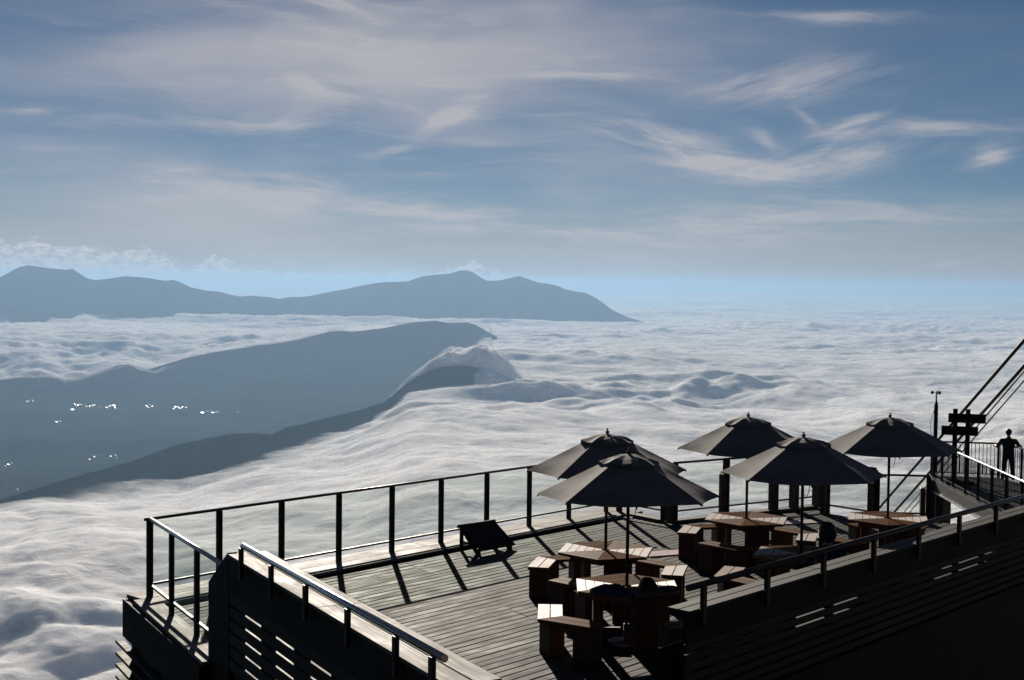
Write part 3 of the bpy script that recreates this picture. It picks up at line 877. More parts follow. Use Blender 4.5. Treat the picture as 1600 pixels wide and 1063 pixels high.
# ------------------------------------------------------------------ slatted walls with handrails
def slat_wall(name, label, org, ang, L, cap_z, z0, slat_lo, slat_hi, pitch, stud_w, stud_step, stud_off, rail_z, rail_a, rail_b, posts, rail_mat, end_panel=None, sun_block=False, face_side=1, cap_w=0.2, board=0.085, cap_mat=None):
    """local x runs along the wall, local y points to the deck (inwards); outer face at y = 0"""
    t = thing(name, label, 'wall', (org[0], org[1], 0), ang)
    s = face_side
    def bx(mb, x0, x1, y0, y1, a, b, ch=0.0):
        if s < 0: y0, y1 = -y1, -y0
        return mb.box(x0, x1, y0, y1, a, b, ch)
    Lx = L - (end_panel[0] if end_panel else 0)
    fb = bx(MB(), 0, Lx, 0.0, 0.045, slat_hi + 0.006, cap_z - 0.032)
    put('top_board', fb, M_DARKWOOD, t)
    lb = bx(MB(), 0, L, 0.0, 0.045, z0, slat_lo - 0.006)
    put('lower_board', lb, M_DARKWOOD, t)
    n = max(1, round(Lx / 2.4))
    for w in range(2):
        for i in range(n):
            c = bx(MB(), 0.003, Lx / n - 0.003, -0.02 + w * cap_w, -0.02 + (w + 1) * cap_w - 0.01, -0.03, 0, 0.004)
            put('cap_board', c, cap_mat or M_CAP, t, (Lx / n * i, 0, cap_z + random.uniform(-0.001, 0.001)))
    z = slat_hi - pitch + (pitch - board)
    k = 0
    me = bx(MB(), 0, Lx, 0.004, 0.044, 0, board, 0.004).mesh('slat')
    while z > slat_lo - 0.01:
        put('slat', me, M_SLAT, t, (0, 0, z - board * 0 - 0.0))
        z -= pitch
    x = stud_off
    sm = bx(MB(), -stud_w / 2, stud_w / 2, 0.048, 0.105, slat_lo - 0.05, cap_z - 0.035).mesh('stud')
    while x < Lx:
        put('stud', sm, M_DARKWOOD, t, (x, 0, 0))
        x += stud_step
    if sun_block:
        put('sun_block_board', bx(MB(), 0, Lx, 0.30, 0.33, slat_lo - 0.3, slat_hi - 0.085), M_DARKWOOD, t)  # added panel that keeps sunlight out of all but the top slit
    if end_panel:
        w, drop = end_panel
        ep = MB()
        a = [(Lx, 0, z0), (L, 0, z0), (L, 0, cap_z - drop), (Lx + 0.02, 0, cap_z + 0.012), (Lx, 0, cap_z + 0.012)]
        dpt = 0.09 * s
        m_ = len(a)
        vs_ = [(p[0], -0.004 * s, p[2]) for p in a] + [(p[0], dpt, p[2]) for p in a]
        fs = [tuple(range(m_)), tuple(range(2 * m_ - 1, m_ - 1, -1))] + [(i, m_ + i, m_ + (i + 1) % m_, (i + 1) % m_) for i in range(m_)]
        ep.add(vs_, fs)
        put('end_panel', ep, M_DARKWOOD, t)
    hr = MB(); hr.tube([(rail_a, 0, rail_z), (rail_b, 0, rail_z)], 0.031, 14)
    put('handrail', smooth_caps(hr, 'handrail'), rail_mat, t)
    pm = MB(); pm.box(-0.028, 0.028, -0.02, 0.02, cap_z - 0.16, rail_z - 0.01)
    pm.box(-0.05, 0.05, -0.012, 0.012, cap_z - 0.02, cap_z + 0.0)
    pmesh = pm.mesh('handrail_post')
    for x in posts:
        put('handrail_post', pmesh, M_POST, t, (x, -0.042 * s, 0))
    return t
# left wall, along the slanting left edge
slat_wall('slatted_wall', 'black slatted timber wall with sloped end and shiny handrail at lower left', (6.726, 6.738), math.radians(72), 6.03,
          1.375, -1.6, 0.02, 0.955, 0.1425, 0.30, 0.948, 0.43, 1.545, 0.126, 4.82, [0.25, 0.90, 1.88, 2.88, 3.82, 4.75], M_RAIL, (0.73, 0.45), face_side=-1, cap_w=0.22, board=0.114)
# right wall: outer face y = 6.93
slat_wall('slatted_wall', 'long black slatted timber wall with dull handrail across the lower right', (9.93, 6.93), 0.0, 15.0,
          1.335, -3.2, 0.36, 1.02, 0.094, 0.16, 0.77, 0.35, 1.545, 0.0, 14.9, [0.19 + 1.09 * k for k in range(14)], M_RAILD, None, True, 1, 0.13, board=0.068, cap_mat=M_SLAT)
# slats below the left corner of the deck
t = thing('slat_screen', 'dark horizontal slats with pale ends below the left deck corner', 'screen', (7.526, 9.557, 0), math.radians(-18))
sm = MB(); sm.box(-0.05, 0.06, 0, 6.93, 0, 0.036, 0.004); sme = sm.mesh('slat')
for k in range(11):
    put('slat', sme, M_SLAT, t, (0, 0, -0.665 - 0.162 * k))
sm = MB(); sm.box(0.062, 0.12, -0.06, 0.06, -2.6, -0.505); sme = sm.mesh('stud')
put('sun_block_board', MB().box(0.125, 0.16, -0.3, 6.60, -3.4, -0.505), M_DARKWOOD, t)  # added to block light coming through from under the deck
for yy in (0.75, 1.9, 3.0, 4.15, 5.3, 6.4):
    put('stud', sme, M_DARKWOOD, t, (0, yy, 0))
sk = put('sun_block_skirt', MB().box(9.80, 20.0, 15.76, 15.80, -3.4, -0.51), M_DARKWOOD, deck)  # unseen skirt, added so the slat tops stay in shade

# ------------------------------------------------------------------ hexagonal tables, benches, parasols
TABLES = [  # x, y, turn (deg), bench corner parity, where
    (14.12, 11.22, -30, 0), (12.60, 9.68, -19, 1), (17.66, 11.25, -34, 0), (19.33, 9.72, -32, 1), (15.80, 9.19, -38, 1)]
R_HEX, AP = 0.69, 0.69 * math.cos(math.radians(30))
N_RING = 5
ring_w = (AP - 0.045) / N_RING
ring_mesh = []
for j in range(N_RING):
    ro, ri = AP - j * ring_w, AP - (j + 1) * ring_w + 0.009
    t30 = math.tan(math.radians(30))
    so, si = ro * t30 - 0.003, ri * t30 - 0.003
    mb = MB()      # local x along the board, local y outwards
    mb.hexa([(-si, ri, -0.035), (si, ri, -0.035), (so, ro, -0.035), (-so, ro, -0.035)],
            [(-si, ri, 0), (si, ri, 0), (so, ro, 0), (-so, ro, 0)])
    me = mb.mesh('board'); me.materials.append(M_TABLE)
    ring_mesh.append(me)
TZ = 0.70
def make_table(label, loc, rot):
    t = thing('table', label, 'table', loc, rot, 'hexagonal timber tables on the deck')
    for k in range(6):
        for j in range(N_RING):
            o = put('board', ring_mesh[j], None, t, (0, 0, TZ))
            o.rotation_euler = (0, 0, math.radians(30 + 60 * k - 90))
    ap = MB()
    for k in range(6):
        a0, a1 = math.radians(60 * k), math.radians(60 * (k + 1))
        ap.beam((0.50 * math.cos(a0), 0.50 * math.sin(a0), TZ - 0.075), (0.50 * math.cos(a1), 0.50 * math.sin(a1), TZ - 0.075), 0.03, 0.075)
    put('apron', ap, M_LEG, t)
    lm = MB(); lm.box(-0.15, 0.15, -0.045, 0.045, 0.002, TZ - 0.036); lmesh = lm.mesh('leg')
    for k in range(3):
        a = math.radians(30 + 120 * k)
        put('leg', lmesh, M_LEG, t, (0.36 * math.cos(a), 0.36 * math.sin(a), 0), a + math.pi / 2)
    sp = MB()
    for k in range(3):
        a = math.radians(30 + 120 * k)
        sp.beam((0.07 * math.cos(a), 0.07 * math.sin(a), 0.16), (0.32 * math.cos(a), 0.32 * math.sin(a), 0.16), 0.05, 0.07)
    put('stretcher', sp, M_LEG, t)
    return t
BZ = 0.43
def bench_boards():
    out_ = []
    t30 = math.tan(math.radians(30))
    for sgn in (1, -1):
        for (r0, r1) in ((0.77, 0.908), (0.922, 1.06)):
            # arm along the side whose outward normal is local +y, corner at x = +r*tan30 (mirrored by sgn)
            e0 = 1.06 * t30 - 0.72; e1 = e0
            c0, c1 = r0 * t30 - 0.003, r1 * t30 - 0.003
            b4 = [(e0, r0, -0.04), (c0, r0, -0.04), (c1, r1, -0.04), (e1, r1, -0.04)]
            t4 = [(x, y_, 0) for x, y_, _ in b4]
            if sgn < 0:
                b4 = [(-x, y_, z) for x, y_, z in b4][::-1]; t4 = [(-x, y_, z) for x, y_, z in t4][::-1]
            mb = MB(); mb.hexa(b4, t4)
            me = mb.mesh('seat_board'); me.materials.append(M_TABLE)
            out_.append((sgn, me))
    return out_
BB = bench_boards()
leg_me = MB().box(-0.125, 0.125, -0.125, 0.125, 0.002, BZ - 0.042).mesh('leg'); leg_me.materials.append(M_LEG)
cleg_me = MB().box(-0.10, 0.10, -0.12, 0.12, 0.002, BZ - 0.042).mesh('leg'); cleg_me.materials.append(M_LEG)
def make_bench(label, loc, corner_ang):
    """bent bench whose inner corner points at the table; loc = table centre, corner on local +x"""
    c = Vector((loc[0], loc[1], 0))
    base_p = c + Vector((math.cos(corner_ang), math.sin(corner_ang), 0)) * 1.06
    t = thing('bench', label, 'bench', tuple(base_p), corner_ang, 'bent benches round the tables')
    for sgn, me in BB:
        # side normal lies 30 deg to either side of the corner direction
        na = -30 if sgn < 0 else 30
        na = math.radians(30 * sgn)
        o = put('seat_board', me, None, t, (-1.06, 0, BZ))
        o.rotation_euler = (0, 0, na - math.pi / 2)
    for sgn in (1, -1):
        na = math.radians(30 * sgn)
        ex = (1.06 * math.tan(math.radians(30)) - 0.72 + 0.14) * sgn
        ca, sa = math.cos(na - math.pi / 2), math.sin(na - math.pi / 2)
        px2, py2 = ex, 0.915
        o = put('leg', leg_me, None, t, (-1.06 + ca * px2 - sa * py2, sa * px2 + ca * py2, 0), na)
    put('leg', cleg_me, None, t, (-0.03, 0, 0))
    return t
def make_parasol(label, loc, rot, tilt=0.0):
    t = thing('parasol', label, 'parasol', loc, rot, 'charcoal parasols through the tables')
    n = 8; R = 1.105
    zr, zv = 1.79, 2.11
    rv = 0.33
    seg = 6
    cv, cf = [], []
    rows = 9
    sub = 6
    for i in range(rows):
        f = i / (rows - 1)
        for k in range(n):
            for s_ in range(sub):
                q = s_ / sub
                a0, a1 = 2 * math.pi * k / n, 2 * math.pi * (k + 1) / n
                rr_ = 0.10 + (R - 0.10) * f
                p = Vector((math.cos(a0), math.sin(a0), 0)) * (1 - q) + Vector((math.cos(a1), math.sin(a1), 0)) * q
                w = 4 * q * (1 - q)
                z = (2.215 - 0.055 * f / 0.252 if f < 0.252 else 2.16 - (2.16 - zr) * (f - 0.252) / 0.748) - 0.020 * w * f * (1 - 0.4 * f)
                rr2 = rr_ * (1 - 0.045 * w * max(0, f - 0.75) * 4)
                cv.append((p.x * rr2, p.y * rr2, z + (0.012 * math.sin(9 * f + k * 2.1) * w * f)))
    m_ = n * sub
    for i in range(rows - 1):
        for k in range(m_):
            cf.append((i * m_ + k, (i + 1) * m_ + k, (i + 1) * m_ + (k + 1) % m_, i * m_ + (k + 1) % m_))
    mb = MB(); mb.add(cv, cf)
    me = mb.mesh('canopy')
    # smooth inside each panel, sharp along the ribs
    me.polygons.foreach_set('use_smooth', [True] * len(me.polygons))
    sharp = {k * sub for k in range(n)}
    at = me.attributes.new('sharp_edge', 'BOOLEAN', 'EDGE')
    vals = []
    for e in me.edges:
        a, b = e.vertices
        vals.append(a % m_ in sharp and b % m_ in sharp and abs(a - b) == m_)
    at.data.foreach_set('value', vals)
    put('canopy', me, M_CANVAS, t)
    vv, vf = [], []
    for i in range(4):
        f = i / 3
        for k in range(n):
            for s_ in range(2):
                q = s_ / 2
                a0, a1 = 2 * math.pi * k / n, 2 * math.pi * (k + 1) / n
                p = Vector((math.cos(a0), math.sin(a0), 0)) * (1 - q) + Vector((math.cos(a1), math.sin(a1), 0)) * q
                rr_ = 0.03 + (rv + 0.03 - 0.03) * f
                z = 2.285 - 0.030 * f - 0.060 * f * f - (0.02 if s_ else 0) * f + random.uniform(-0.012, 0.012) * f
                vv.append((p.x * rr_, p.y * rr_, z))
    m2 = n * 2
    for k in range(m2):      # hanging hem of the vent
        x_, y_, z_ = vv[3 * m2 + k]
        vv.append((x_ * 1.02, y_ * 1.02, z_ - 0.045 + random.uniform(-0.012, 0.012)))
    for i in range(4):
        for k in range(m2):
            vf.append((i * m2 + k, (i + 1) * m2 + k, (i + 1) * m2 + (k + 1) % m2, i * m2 + (k + 1) % m2))
    mb = MB(); mb.add(vv, vf)
    put('vent', mb.mesh('vent', False), M_CANVAS, t)
    pl = MB(); pl.tube([(0, 0, 0.03), (0, 0, 2.24)], 0.021, 10)
    put('pole', smooth_caps(pl, 'pole'), M_POLE, t)
    fi = MB(); fi.lathe([(0.030, 2.255), (0.036, 2.280), (0.016, 2.287), (0.028, 2.304), (0.032, 2.316), (0.012, 2.326), (0.012, 2.348), (0.004, 2.362)], n=10)
    put('finial', smooth_caps(fi, 'finial'), M_POLE, t)
    for k in range(n):
        a = 2 * math.pi * k / n
        rb = MB(); rb.beam((0.05 * math.cos(a), 0.05 * math.sin(a), 2.165), (R * 0.995 * math.cos(a), R * 0.995 * math.sin(a), zr - 0.018), 0.016, 0.016)
        put('rib', rb, M_POLE, t)
    cd_ = MB()
    pts = []
    for i in range(13):
        f = i / 12
        pts.append((-0.05 - 0.05 * math.cos(math.pi * f), -0.035, 1.70 - 0.22 * math.sin(math.pi * f)))
    cd_.tube(pts, 0.005, 6)
    put('cord', cd_, M_BLACK, t)
    if tilt:      # the canopy hangs a little askew on its pole
        Rm = Matrix.Rotation(tilt, 4, Vector((-math.sin(rot), math.cos(rot), 0)).cross(Vector((0, 0, 1)))) if False else Matrix.Rotation(tilt, 4, Vector((1, 0, 0)))
        c_ = Vector((0, 0, 2.20))
        for ch in t.children:
            if ch.name.split('.')[0] in ('canopy', 'vent', 'rib', 'finial'):
                ch.matrix_local = Matrix.Translation(c_) @ Rm @ Matrix.Translation(-c_)
    bs = MB(); bs.lathe([(0.22, 0.002), (0.22, 0.03), (0.05, 0.055), (0.035, 0.06), (0.035, 0.24)], n=20)
    put('base', smooth_caps(bs, 'base'), M_STEEL, t)
    return t
PTILT = [0.6, 2.0, 0.0, 0.0, 0.0]
WHERE = ['back-left table beyond the nearest one', 'front table nearest the camera', 'middle table at the back by the broad posts',
         'rightmost table by the low railing', 'table beside the seated person']
T_LABEL = ['hexagonal plank table behind the nearest table, with a dark parasol pole', 'hexagonal plank table nearest the camera with a jacket and bag on top',
           'hexagonal plank table at the back before the broad railing posts', 'hexagonal plank table farthest right, in front of the low railing',
           'hexagonal plank table in shade beside the seated dark-haired person']
P_LABEL = ['charcoal parasol partly hidden behind the nearest parasol', 'charcoal parasol nearest the camera, over the front table',
           'charcoal parasol at the back centre with its pole hidden by another parasol', 'charcoal parasol farthest right, touching the tall thin mast in view',
           'wide charcoal parasol over the table with the seated person, cord hanging']
B_NAMES = {0: 'left', 1: 'right', 2: 'front'}
for i, (tx, ty, tr, par) in enumerate(TABLES):
    tl = make_table(T_LABEL[i], (tx, ty, 0), math.radians(tr))
    view = math.atan2(ty, tx)
    make_parasol(P_LABEL[i], (tx, ty, 0), view + math.pi / 2 + math.radians(8 + (2, -3, 4, 0, -2)[i]), math.radians(PTILT[i]))
    used = []
    for k in range(3):
        ca_ = math.radians(tr + 120 * k + (60 if par else 0))
        # side of the table as seen from the camera
        rel = math.degrees((ca_ - view + math.pi) % (2 * math.pi) - math.pi)
        side = 'behind' if abs(rel) < 35 else 'in front of' if abs(rel) > 145 else \
               ('back left of' if 35 <= rel < 90 else 'front left of' if rel >= 90 else 'back right of' if rel > -90 else 'front right of')
        make_bench('bent plank bench %s the %s' % (side, WHERE[i]), (tx, ty, 0), ca_)

# ------------------------------------------------------------------ things on the tables and the deck
def cloth_heap(name, label, cat, c, sx, sy, h, mat, seed):
    n = 18; vs_, fs = [], []
    r_ = np.random.default_rng(seed)
    ph = r_.uniform(0, 6, 6)
    for i in range(n + 1):
        f = i / n
        for k in range(n * 2):
            a = math.pi * k / n
            rad = f * (1 + 0.12 * math.sin(3 * a + ph[0]) + 0.06 * math.sin(7 * a + ph[1]))
            z = h * (1 - f ** 2.6) * (0.85 + 0.18 * math.sin(5 * a + ph[2] + 4 * f) * f)
            vs_.append((c[0] + sx * rad * math.cos(a), c[1] + sy * rad * math.sin(a), max(c[2] + 0.002, c[2] + z)))
    for i in range(n):
        for k in range(n * 2):
            fs.append((i * n * 2 + k, (i + 1) * n * 2 + k, (i + 1) * n * 2 + (k + 1) % (n * 2), i * n * 2 + (k + 1) % (n * 2)))
    mb = MB(); mb.add(vs_, fs)
    o = put(name, mb.mesh(name, True), mat)
    return tag(o, label, cat)
cloth_heap('jacket', 'crumpled navy jacket lying on the front edge of the nearest table', 'jacket', (12.20, 9.58, TZ), 0.22, 0.30, 0.10, M_NAVY, 3)
cloth_heap('bag', 'small black bag on the nearest table, right of the parasol pole', 'bag', (12.60, 9.38, TZ), 0.11, 0.14, 0.17, M_BLACK, 5)
cloth_heap('folded_cloth', 'dark grey folded cloth at the right end of the nearest table', 'cloth', (12.80, 9.20, TZ), 0.13, 0.12, 0.05, M_TROU, 8)
for (px0, py0, w_, d_, rz, lb) in ((17.31, 12.54, 0.75, 0.36, -25, 'thin pale pink sheet lying flat on the deck behind the back-left table'),
                                   (21.4, 12.54, 0.75, 0.34, -30, 'thin pale pink sheet lying flat on the deck before the right-hand corner')):
    mb = MB(); mb.box(-w_ / 2, w_ / 2, -d_ / 2, d_ / 2, 0.003, 0.02, 0.006)  # thin pink slab just above the planks
    tag(put('pink_sheet', mb, M_PINK, None, (px0, py0, 0), math.radians(rz)), lb, 'mat', 'pink sheets on the deck')
# sloping-topped stand by the railing
t = thing('reading_stand', 'small black stand with a sloping board by the long glass railing', 'stand', (15.49, 14.80, 0), math.radians(-4))
t.scale = (1.13, 1.19, 1.0)
sb = MB(); sb.hexa([(-0.28, -0.21, 0.05), (0.37, -0.21, 0.05), (0.32, 0.15, 0.37), (-0.33, 0.15, 0.37)],
                   [(-0.28, -0.235, 0.075), (0.37, -0.235, 0.075), (0.32, 0.14, 0.405), (-0.33, 0.14, 0.405)])
put('sloping_board', sb, M_DARKWOOD, t)
tb = MB(); tb.tube([(-0.37, 0.16, 0.395), (0.34, 0.16, 0.395)], 0.028, 10)
put('top_bar', smooth_caps(tb, 'top_bar'), M_DARKWOOD, t)
for sx in (-0.31, 0.30):
    lg = MB(); lg.beam((sx, -0.19, 0.0), (sx, 0.13, 0.345), 0.04, 0.05); put('side_rail', lg, M_DARKWOOD, t)
    lg = MB(); lg.box(sx - 0.02, sx + 0.02, 0.13, 0.17, 0.0, 0.39); put('leg', lg, M_DARKWOOD, t)
    lg = MB(); lg.box(sx - 0.02, sx + 0.02, -0.22, -0.18, 0.0, 0.09); put('leg', lg, M_DARKWOOD, t)
    lg = MB(); lg.box(sx - 0.015, sx + 0.015, -0.10, 0.15, 0.13, 0.165); put('rung', lg, M_DARKWOOD, t)

# ------------------------------------------------------------------ people
def skin_body(name, joints, edges, root, sub=2):
    me = bpy.data.meshes.new(name)
    keys = list(joints)
    me.from_pydata([joints[k][:3] for k in keys], [(keys.index(a), keys.index(b)) for a, b in edges], [])
    o = bpy.data.objects.new(name, me); COL.objects.link(o)
    md = o.modifiers.new('skin', 'SKIN'); md.use_smooth_shade = True
    sv = me.skin_vertices[0].data
    for i, k in enumerate(keys):
        r = joints[k][3]
        sv[i].radius = r if isinstance(r, tuple) else (r, r)
        sv[i].use_root = (k == root)
    ms = o.modifiers.new('sub', 'SUBSURF'); ms.levels = sub; ms.render_levels = sub
    dg = bpy.context.evaluated_depsgraph_get()
    out_me = bpy.data.meshes.new_from_object(o.evaluated_get(dg))
    out_me.name = name
    bpy.data.objects.remove(o)
    out_me.polygons.foreach_set('use_smooth', [True] * len(out_me.polygons))
    return out_me
def ellipsoid(c, rx, ry, rz, nu=20, nv=14, lump=0.0, seed=0, zmin=-2.0):
    r_ = np.random.default_rng(seed); ph = r_.uniform(0, 6, 5)
    vs_, fs = [], []
    for i in range(nv + 1):
        th = math.pi * i / nv
        for k in range(nu):
            a = 2 * math.pi * k / nu
            q = 1 + lump * (math.sin(5 * a + 7 * th + ph[0]) + math.sin(9 * a - 5 * th + ph[1]) * 0.7)
            z = math.cos(th) * q
            vs_.append((c[0] + rx * math.sin(th) * math.cos(a) * q, c[1] + ry * math.sin(th) * math.sin(a) * q, c[2] + rz * max(z, zmin)))
    for i in range(nv):
        for k in range(nu):
            fs.append((i * nu + k, (i + 1) * nu + k, (i + 1) * nu + (k + 1) % nu, i * nu + (k + 1) % nu))
    mb = MB(); mb.add(vs_, fs)
    return mb
def assign(me, mats, fn):
    for m in mats: me.materials.append(m)
    for p in me.polygons:
        p.material_index = fn(p.center)
def hand(joints, edges, wrist, wpos, d, side, up):
    """palm and five short fingers from the wrist; d = pointing direction, side = towards the thumb, up = back of the hand"""
    d, side, up = Vector(d).normalized(), Vector(side).normalized(), Vector(up).normalized()
    w = Vector(wpos)
    palm = w + d * 0.05
    joints[wrist + '_palm'] = (*palm, 0.030); edges.append((wrist, wrist + '_palm'))
    for i, (off, ln) in enumerate(((0.026, 0.070), (0.009, 0.080), (-0.009, 0.074), (-0.026, 0.058))):
        a = palm + d * 0.030 + side * off
        b = a + d * ln * 0.55 - up * 0.006
        c = b + d * ln * 0.35 - up * 0.030
        for nm, q, r in (('a', a, 0.0095), ('b', b, 0.0088), ('c', c, 0.0075)):
            joints['%s_f%d%s' % (wrist, i, nm)] = (*q, r)
        edges += [(wrist + '_palm', '%s_f%da' % (wrist, i)), ('%s_f%da' % (wrist, i), '%s_f%db' % (wrist, i)), ('%s_f%db' % (wrist, i), '%s_f%dc' % (wrist, i))]
    a = palm - d * 0.01 + side * 0.036; b = a + d * 0.035 + side * 0.022
    joints[wrist + '_ta'] = (*a, 0.011); joints[wrist + '_tb'] = (*b, 0.0095)
    edges += [(wrist + '_palm', wrist + '_ta'), (wrist + '_ta', wrist + '_tb')]
def head_parts(t, hc, mat_h, big=1.0, facing=(0, 1)):
    """head with nose, ears and hair, looking along local +y"""
    hx, hy, hz = hc
    hd = ellipsoid(hc, 0.077, 0.096, 0.118, 20, 16)
    nb = ellipsoid((hx, hy + 0.098, hz - 0.012), 0.013, 0.02, 0.024, 8, 6)
    for s in (-1, 1):
        e = ellipsoid((hx + 0.079 * s, hy - 0.005, hz - 0.01), 0.010, 0.020, 0.032, 8, 6); hd.add(e.v, e.f)
    hd.add(nb.v, nb.f)
    h = put('head', hd.mesh('head', True), M_SKIN, t)
    for s in (-1, 1):
        put('eye', ellipsoid((hx + 0.031 * s, hy + 0.087, hz + 0.006), 0.013, 0.008, 0.007, 8, 6).mesh('eye', True), M_BLACK, h)
    put('mouth', ellipsoid((hx, hy + 0.089, hz - 0.058), 0.024, 0.007, 0.006, 8, 6).mesh('mouth', True), mat_plain('lips', (0.25, 0.09, 0.08), 0.5), h)
    return h
# standing person on the far platform, seen from behind, arms spread on the rail
pd_ = thing('person', 'person in dark clothes standing on the far platform, leaning on its rail', 'person', (41.99, 17.01, -1.772), math.atan2(-41.99, 17.01) + math.radians(4))
J, E_ = {}, []
J['pelvis'] = (0, 0, 0.86, (0.178, 0.125)); J['waist'] = (0, 0.03, 1.00, (0.178, 0.118)); J['chest'] = (0, 0.06, 1.20, (0.205, 0.128)); J['neckb'] = (0, 0.085, 1.345, (0.085, 0.072))
J['neck'] = (0, 0.11, 1.43, 0.050); J['skull'] = (0, 0.125, 1.51, 0.058)
E_ += [('pelvis', 'waist'), ('waist', 'chest'), ('chest', 'neckb'), ('neckb', 'neck'), ('neck', 'skull')]
for s, n_ in ((-1, 'l'), (1, 'r')):
    J['hip' + n_] = (0.095 * s, 0.0, 0.80, 0.112); J['knee' + n_] = (0.125 * s, 0.035 * (1 if s > 0 else 0.4), 0.44, 0.078); J['ank' + n_] = (0.150 * s, -0.02, 0.075, 0.052)
    J['toe' + n_] = (0.165 * s, 0.15, 0.04, 0.036)
    E_ += [('pelvis', 'hip' + n_), ('hip' + n_, 'knee' + n_), ('knee' + n_, 'ank' + n_), ('ank' + n_, 'toe' + n_)]
    J['sho' + n_] = (0.215 * s, 0.075, 1.29, 0.078); J['elb' + n_] = (0.345 * s, 0.02, 1.075, 0.056); J['wr' + n_] = (0.385 * s, 0.22, 1.12, 0.036)
    E_ += [('chest', 'sho' + n_), ('sho' + n_, 'elb' + n_), ('elb' + n_, 'wr' + n_)]
    hand(J, E_, 'wr' + n_, J['wr' + n_][:3], (0.25 * s, 1, -0.15), (-s, 0.2, 0), (0, 0, 1))
bm_ = skin_body('body', J, E_, 'pelvis')
assign(bm_, [M_TSHIRT, M_TROU, M_SKIN], lambda c: 1 if c.z < 0.90 else (2 if (c.z > 1.40 or abs(c.x) > 0.36) else 0))
put('body', bm_, None, pd_)
head_parts(pd_, (0, 0.14, 1.545), M_HAIR)
put('hair', ellipsoid((0, 0.122, 1.560), 0.098, 0.112, 0.112, 22, 14, 0.012, 3).mesh('hair', True), M_HAIR, pd_)
# seated person with bushy black hair, back to the camera
SP = (15.22, 8.43)
ps = thing('person', 'person with bushy black hair and navy shirt seated on a bench, seen from behind', 'person', (SP[0], SP[1], 0), math.atan2(-SP[0], SP[1]) + math.radians(20))
J, E_ = {}, []
J['pelvis'] = (0, 0, 0.545, (0.175, 0.125)); J['waist'] = (0, 0.02, 0.66, (0.155, 0.115)); J['chest'] = (0, 0.06, 0.84, (0.175, 0.118)); J['neckb'] = (0, 0.10, 0.965, (0.085, 0.072))
J['neck'] = (0, 0.125, 1.03, 0.050); J['skull'] = (0, 0.14, 1.10, 0.058)
E_ += [('pelvis', 'waist'), ('waist', 'chest'), ('chest', 'neckb'), ('neckb', 'neck'), ('neck', 'skull')]
for s, n_ in ((-1, 'l'), (1, 'r')):
    J['hip' + n_] = (0.10 * s, 0.05, 0.52, 0.095); J['knee' + n_] = (0.14 * s, 0.44, 0.51, 0.068); J['ank' + n_] = (0.14 * s, 0.42, 0.08, 0.045)
    J['toe' + n_] = (0.15 * s, 0.58, 0.04, 0.036)
    E_ += [('pelvis', 'hip' + n_), ('hip' + n_, 'knee' + n_), ('knee' + n_, 'ank' + n_), ('ank' + n_, 'toe' + n_)]
    J['sho' + n_] = (0.195 * s, 0.085, 0.925, 0.064); J['elb' + n_] = (0.235 * s, 0.20, 0.70, 0.047); J['wr' + n_] = (0.15 * s, 0.42, 0.735, 0.030)
    E_ += [('chest', 'sho' + n_), ('sho' + n_, 'elb' + n_), ('elb' + n_, 'wr' + n_)]
    hand(J, E_, 'wr' + n_, J['wr' + n_][:3], (-0.3 * s, 1, 0), (-s, 0, 0.1), (0, 0, 1))
bm_ = skin_body('body', J, E_, 'pelvis')
assign(bm_, [M_NAVY, M_TROU, M_SKIN], lambda c: 2 if (c.z > 1.0 or (c.y > 0.36 and c.z > 0.66)) else (1 if (c.z < 0.56) else 0))
put('body', bm_, None, ps)
head_parts(ps, (0, 0.155, 1.13), M_HAIR)
put('hair', ellipsoid((0, 0.120, 1.145), 0.116, 0.120, 0.140, 28, 20, 0.03, 5).mesh('hair', True), M_HAIR, ps)

# ------------------------------------------------------------------ the viewing platform on the right
PZ = -1.79
PL, PB, PR, PF0, PF = (41.49, 19.35), (42.59, 17.58), (39.7, 13.38), (34.1, 7.65), (27.7, 7.88)
plat = thing('viewing_platform', 'dark steel viewing platform on a thick column to the right of the deck', 'platform', (PL[0], PL[1], PZ))
def pm_(): return MB((PL[0], PL[1], PZ))
put('floor_plate', pm_().poly([PL, PF, PF0, PR, PB][::1], PZ - 0.07, PZ), M_DSTEEL, plat)
put('edge_beam', pm_().beam((PL[0], PL[1], PZ - 0.26), (PF[0], PF[1], PZ - 0.26), 0.10, 0.36), M_DSTEEL, plat)
put('edge_strip', pm_().beam((PL[0] + 0.02, PL[1] - 0.14, PZ + 0.03), (PF[0] + 0.02, PF[1] - 0.14, PZ + 0.03), 0.04, 0.05), M_STEEL, plat)
put('lower_flange', pm_().beam((PL[0], PL[1], PZ - 0.455), (PF[0], PF[1], PZ - 0.455), 0.20, 0.025), M_STEEL, plat)
put('column', pm_().box(PL[0] - 0.50, PL[0] + 0.08, PL[1] - 0.66, PL[1] - 0.14, -19.0, PZ - 0.08), M_DSTEEL, plat)
put('column_joint', pm_().box(PL[0] - 0.53, PL[0] - 0.501, PL[1] - 0.42, PL[1] - 0.39, -18.0, PZ - 0.1), M_STEEL, plat)
ib = pm_()
for f in (0.18, 0.36, 0.54, 0.72, 0.9):
    a = along(PL, PF, f); b = along(PB, PF0, f)
    ib.beam((a[0], a[1], PZ - 0.20), (b[0], b[1], PZ - 0.20), 0.08, 0.2)
put('cross_beam', ib, M_DSTEEL, plat)
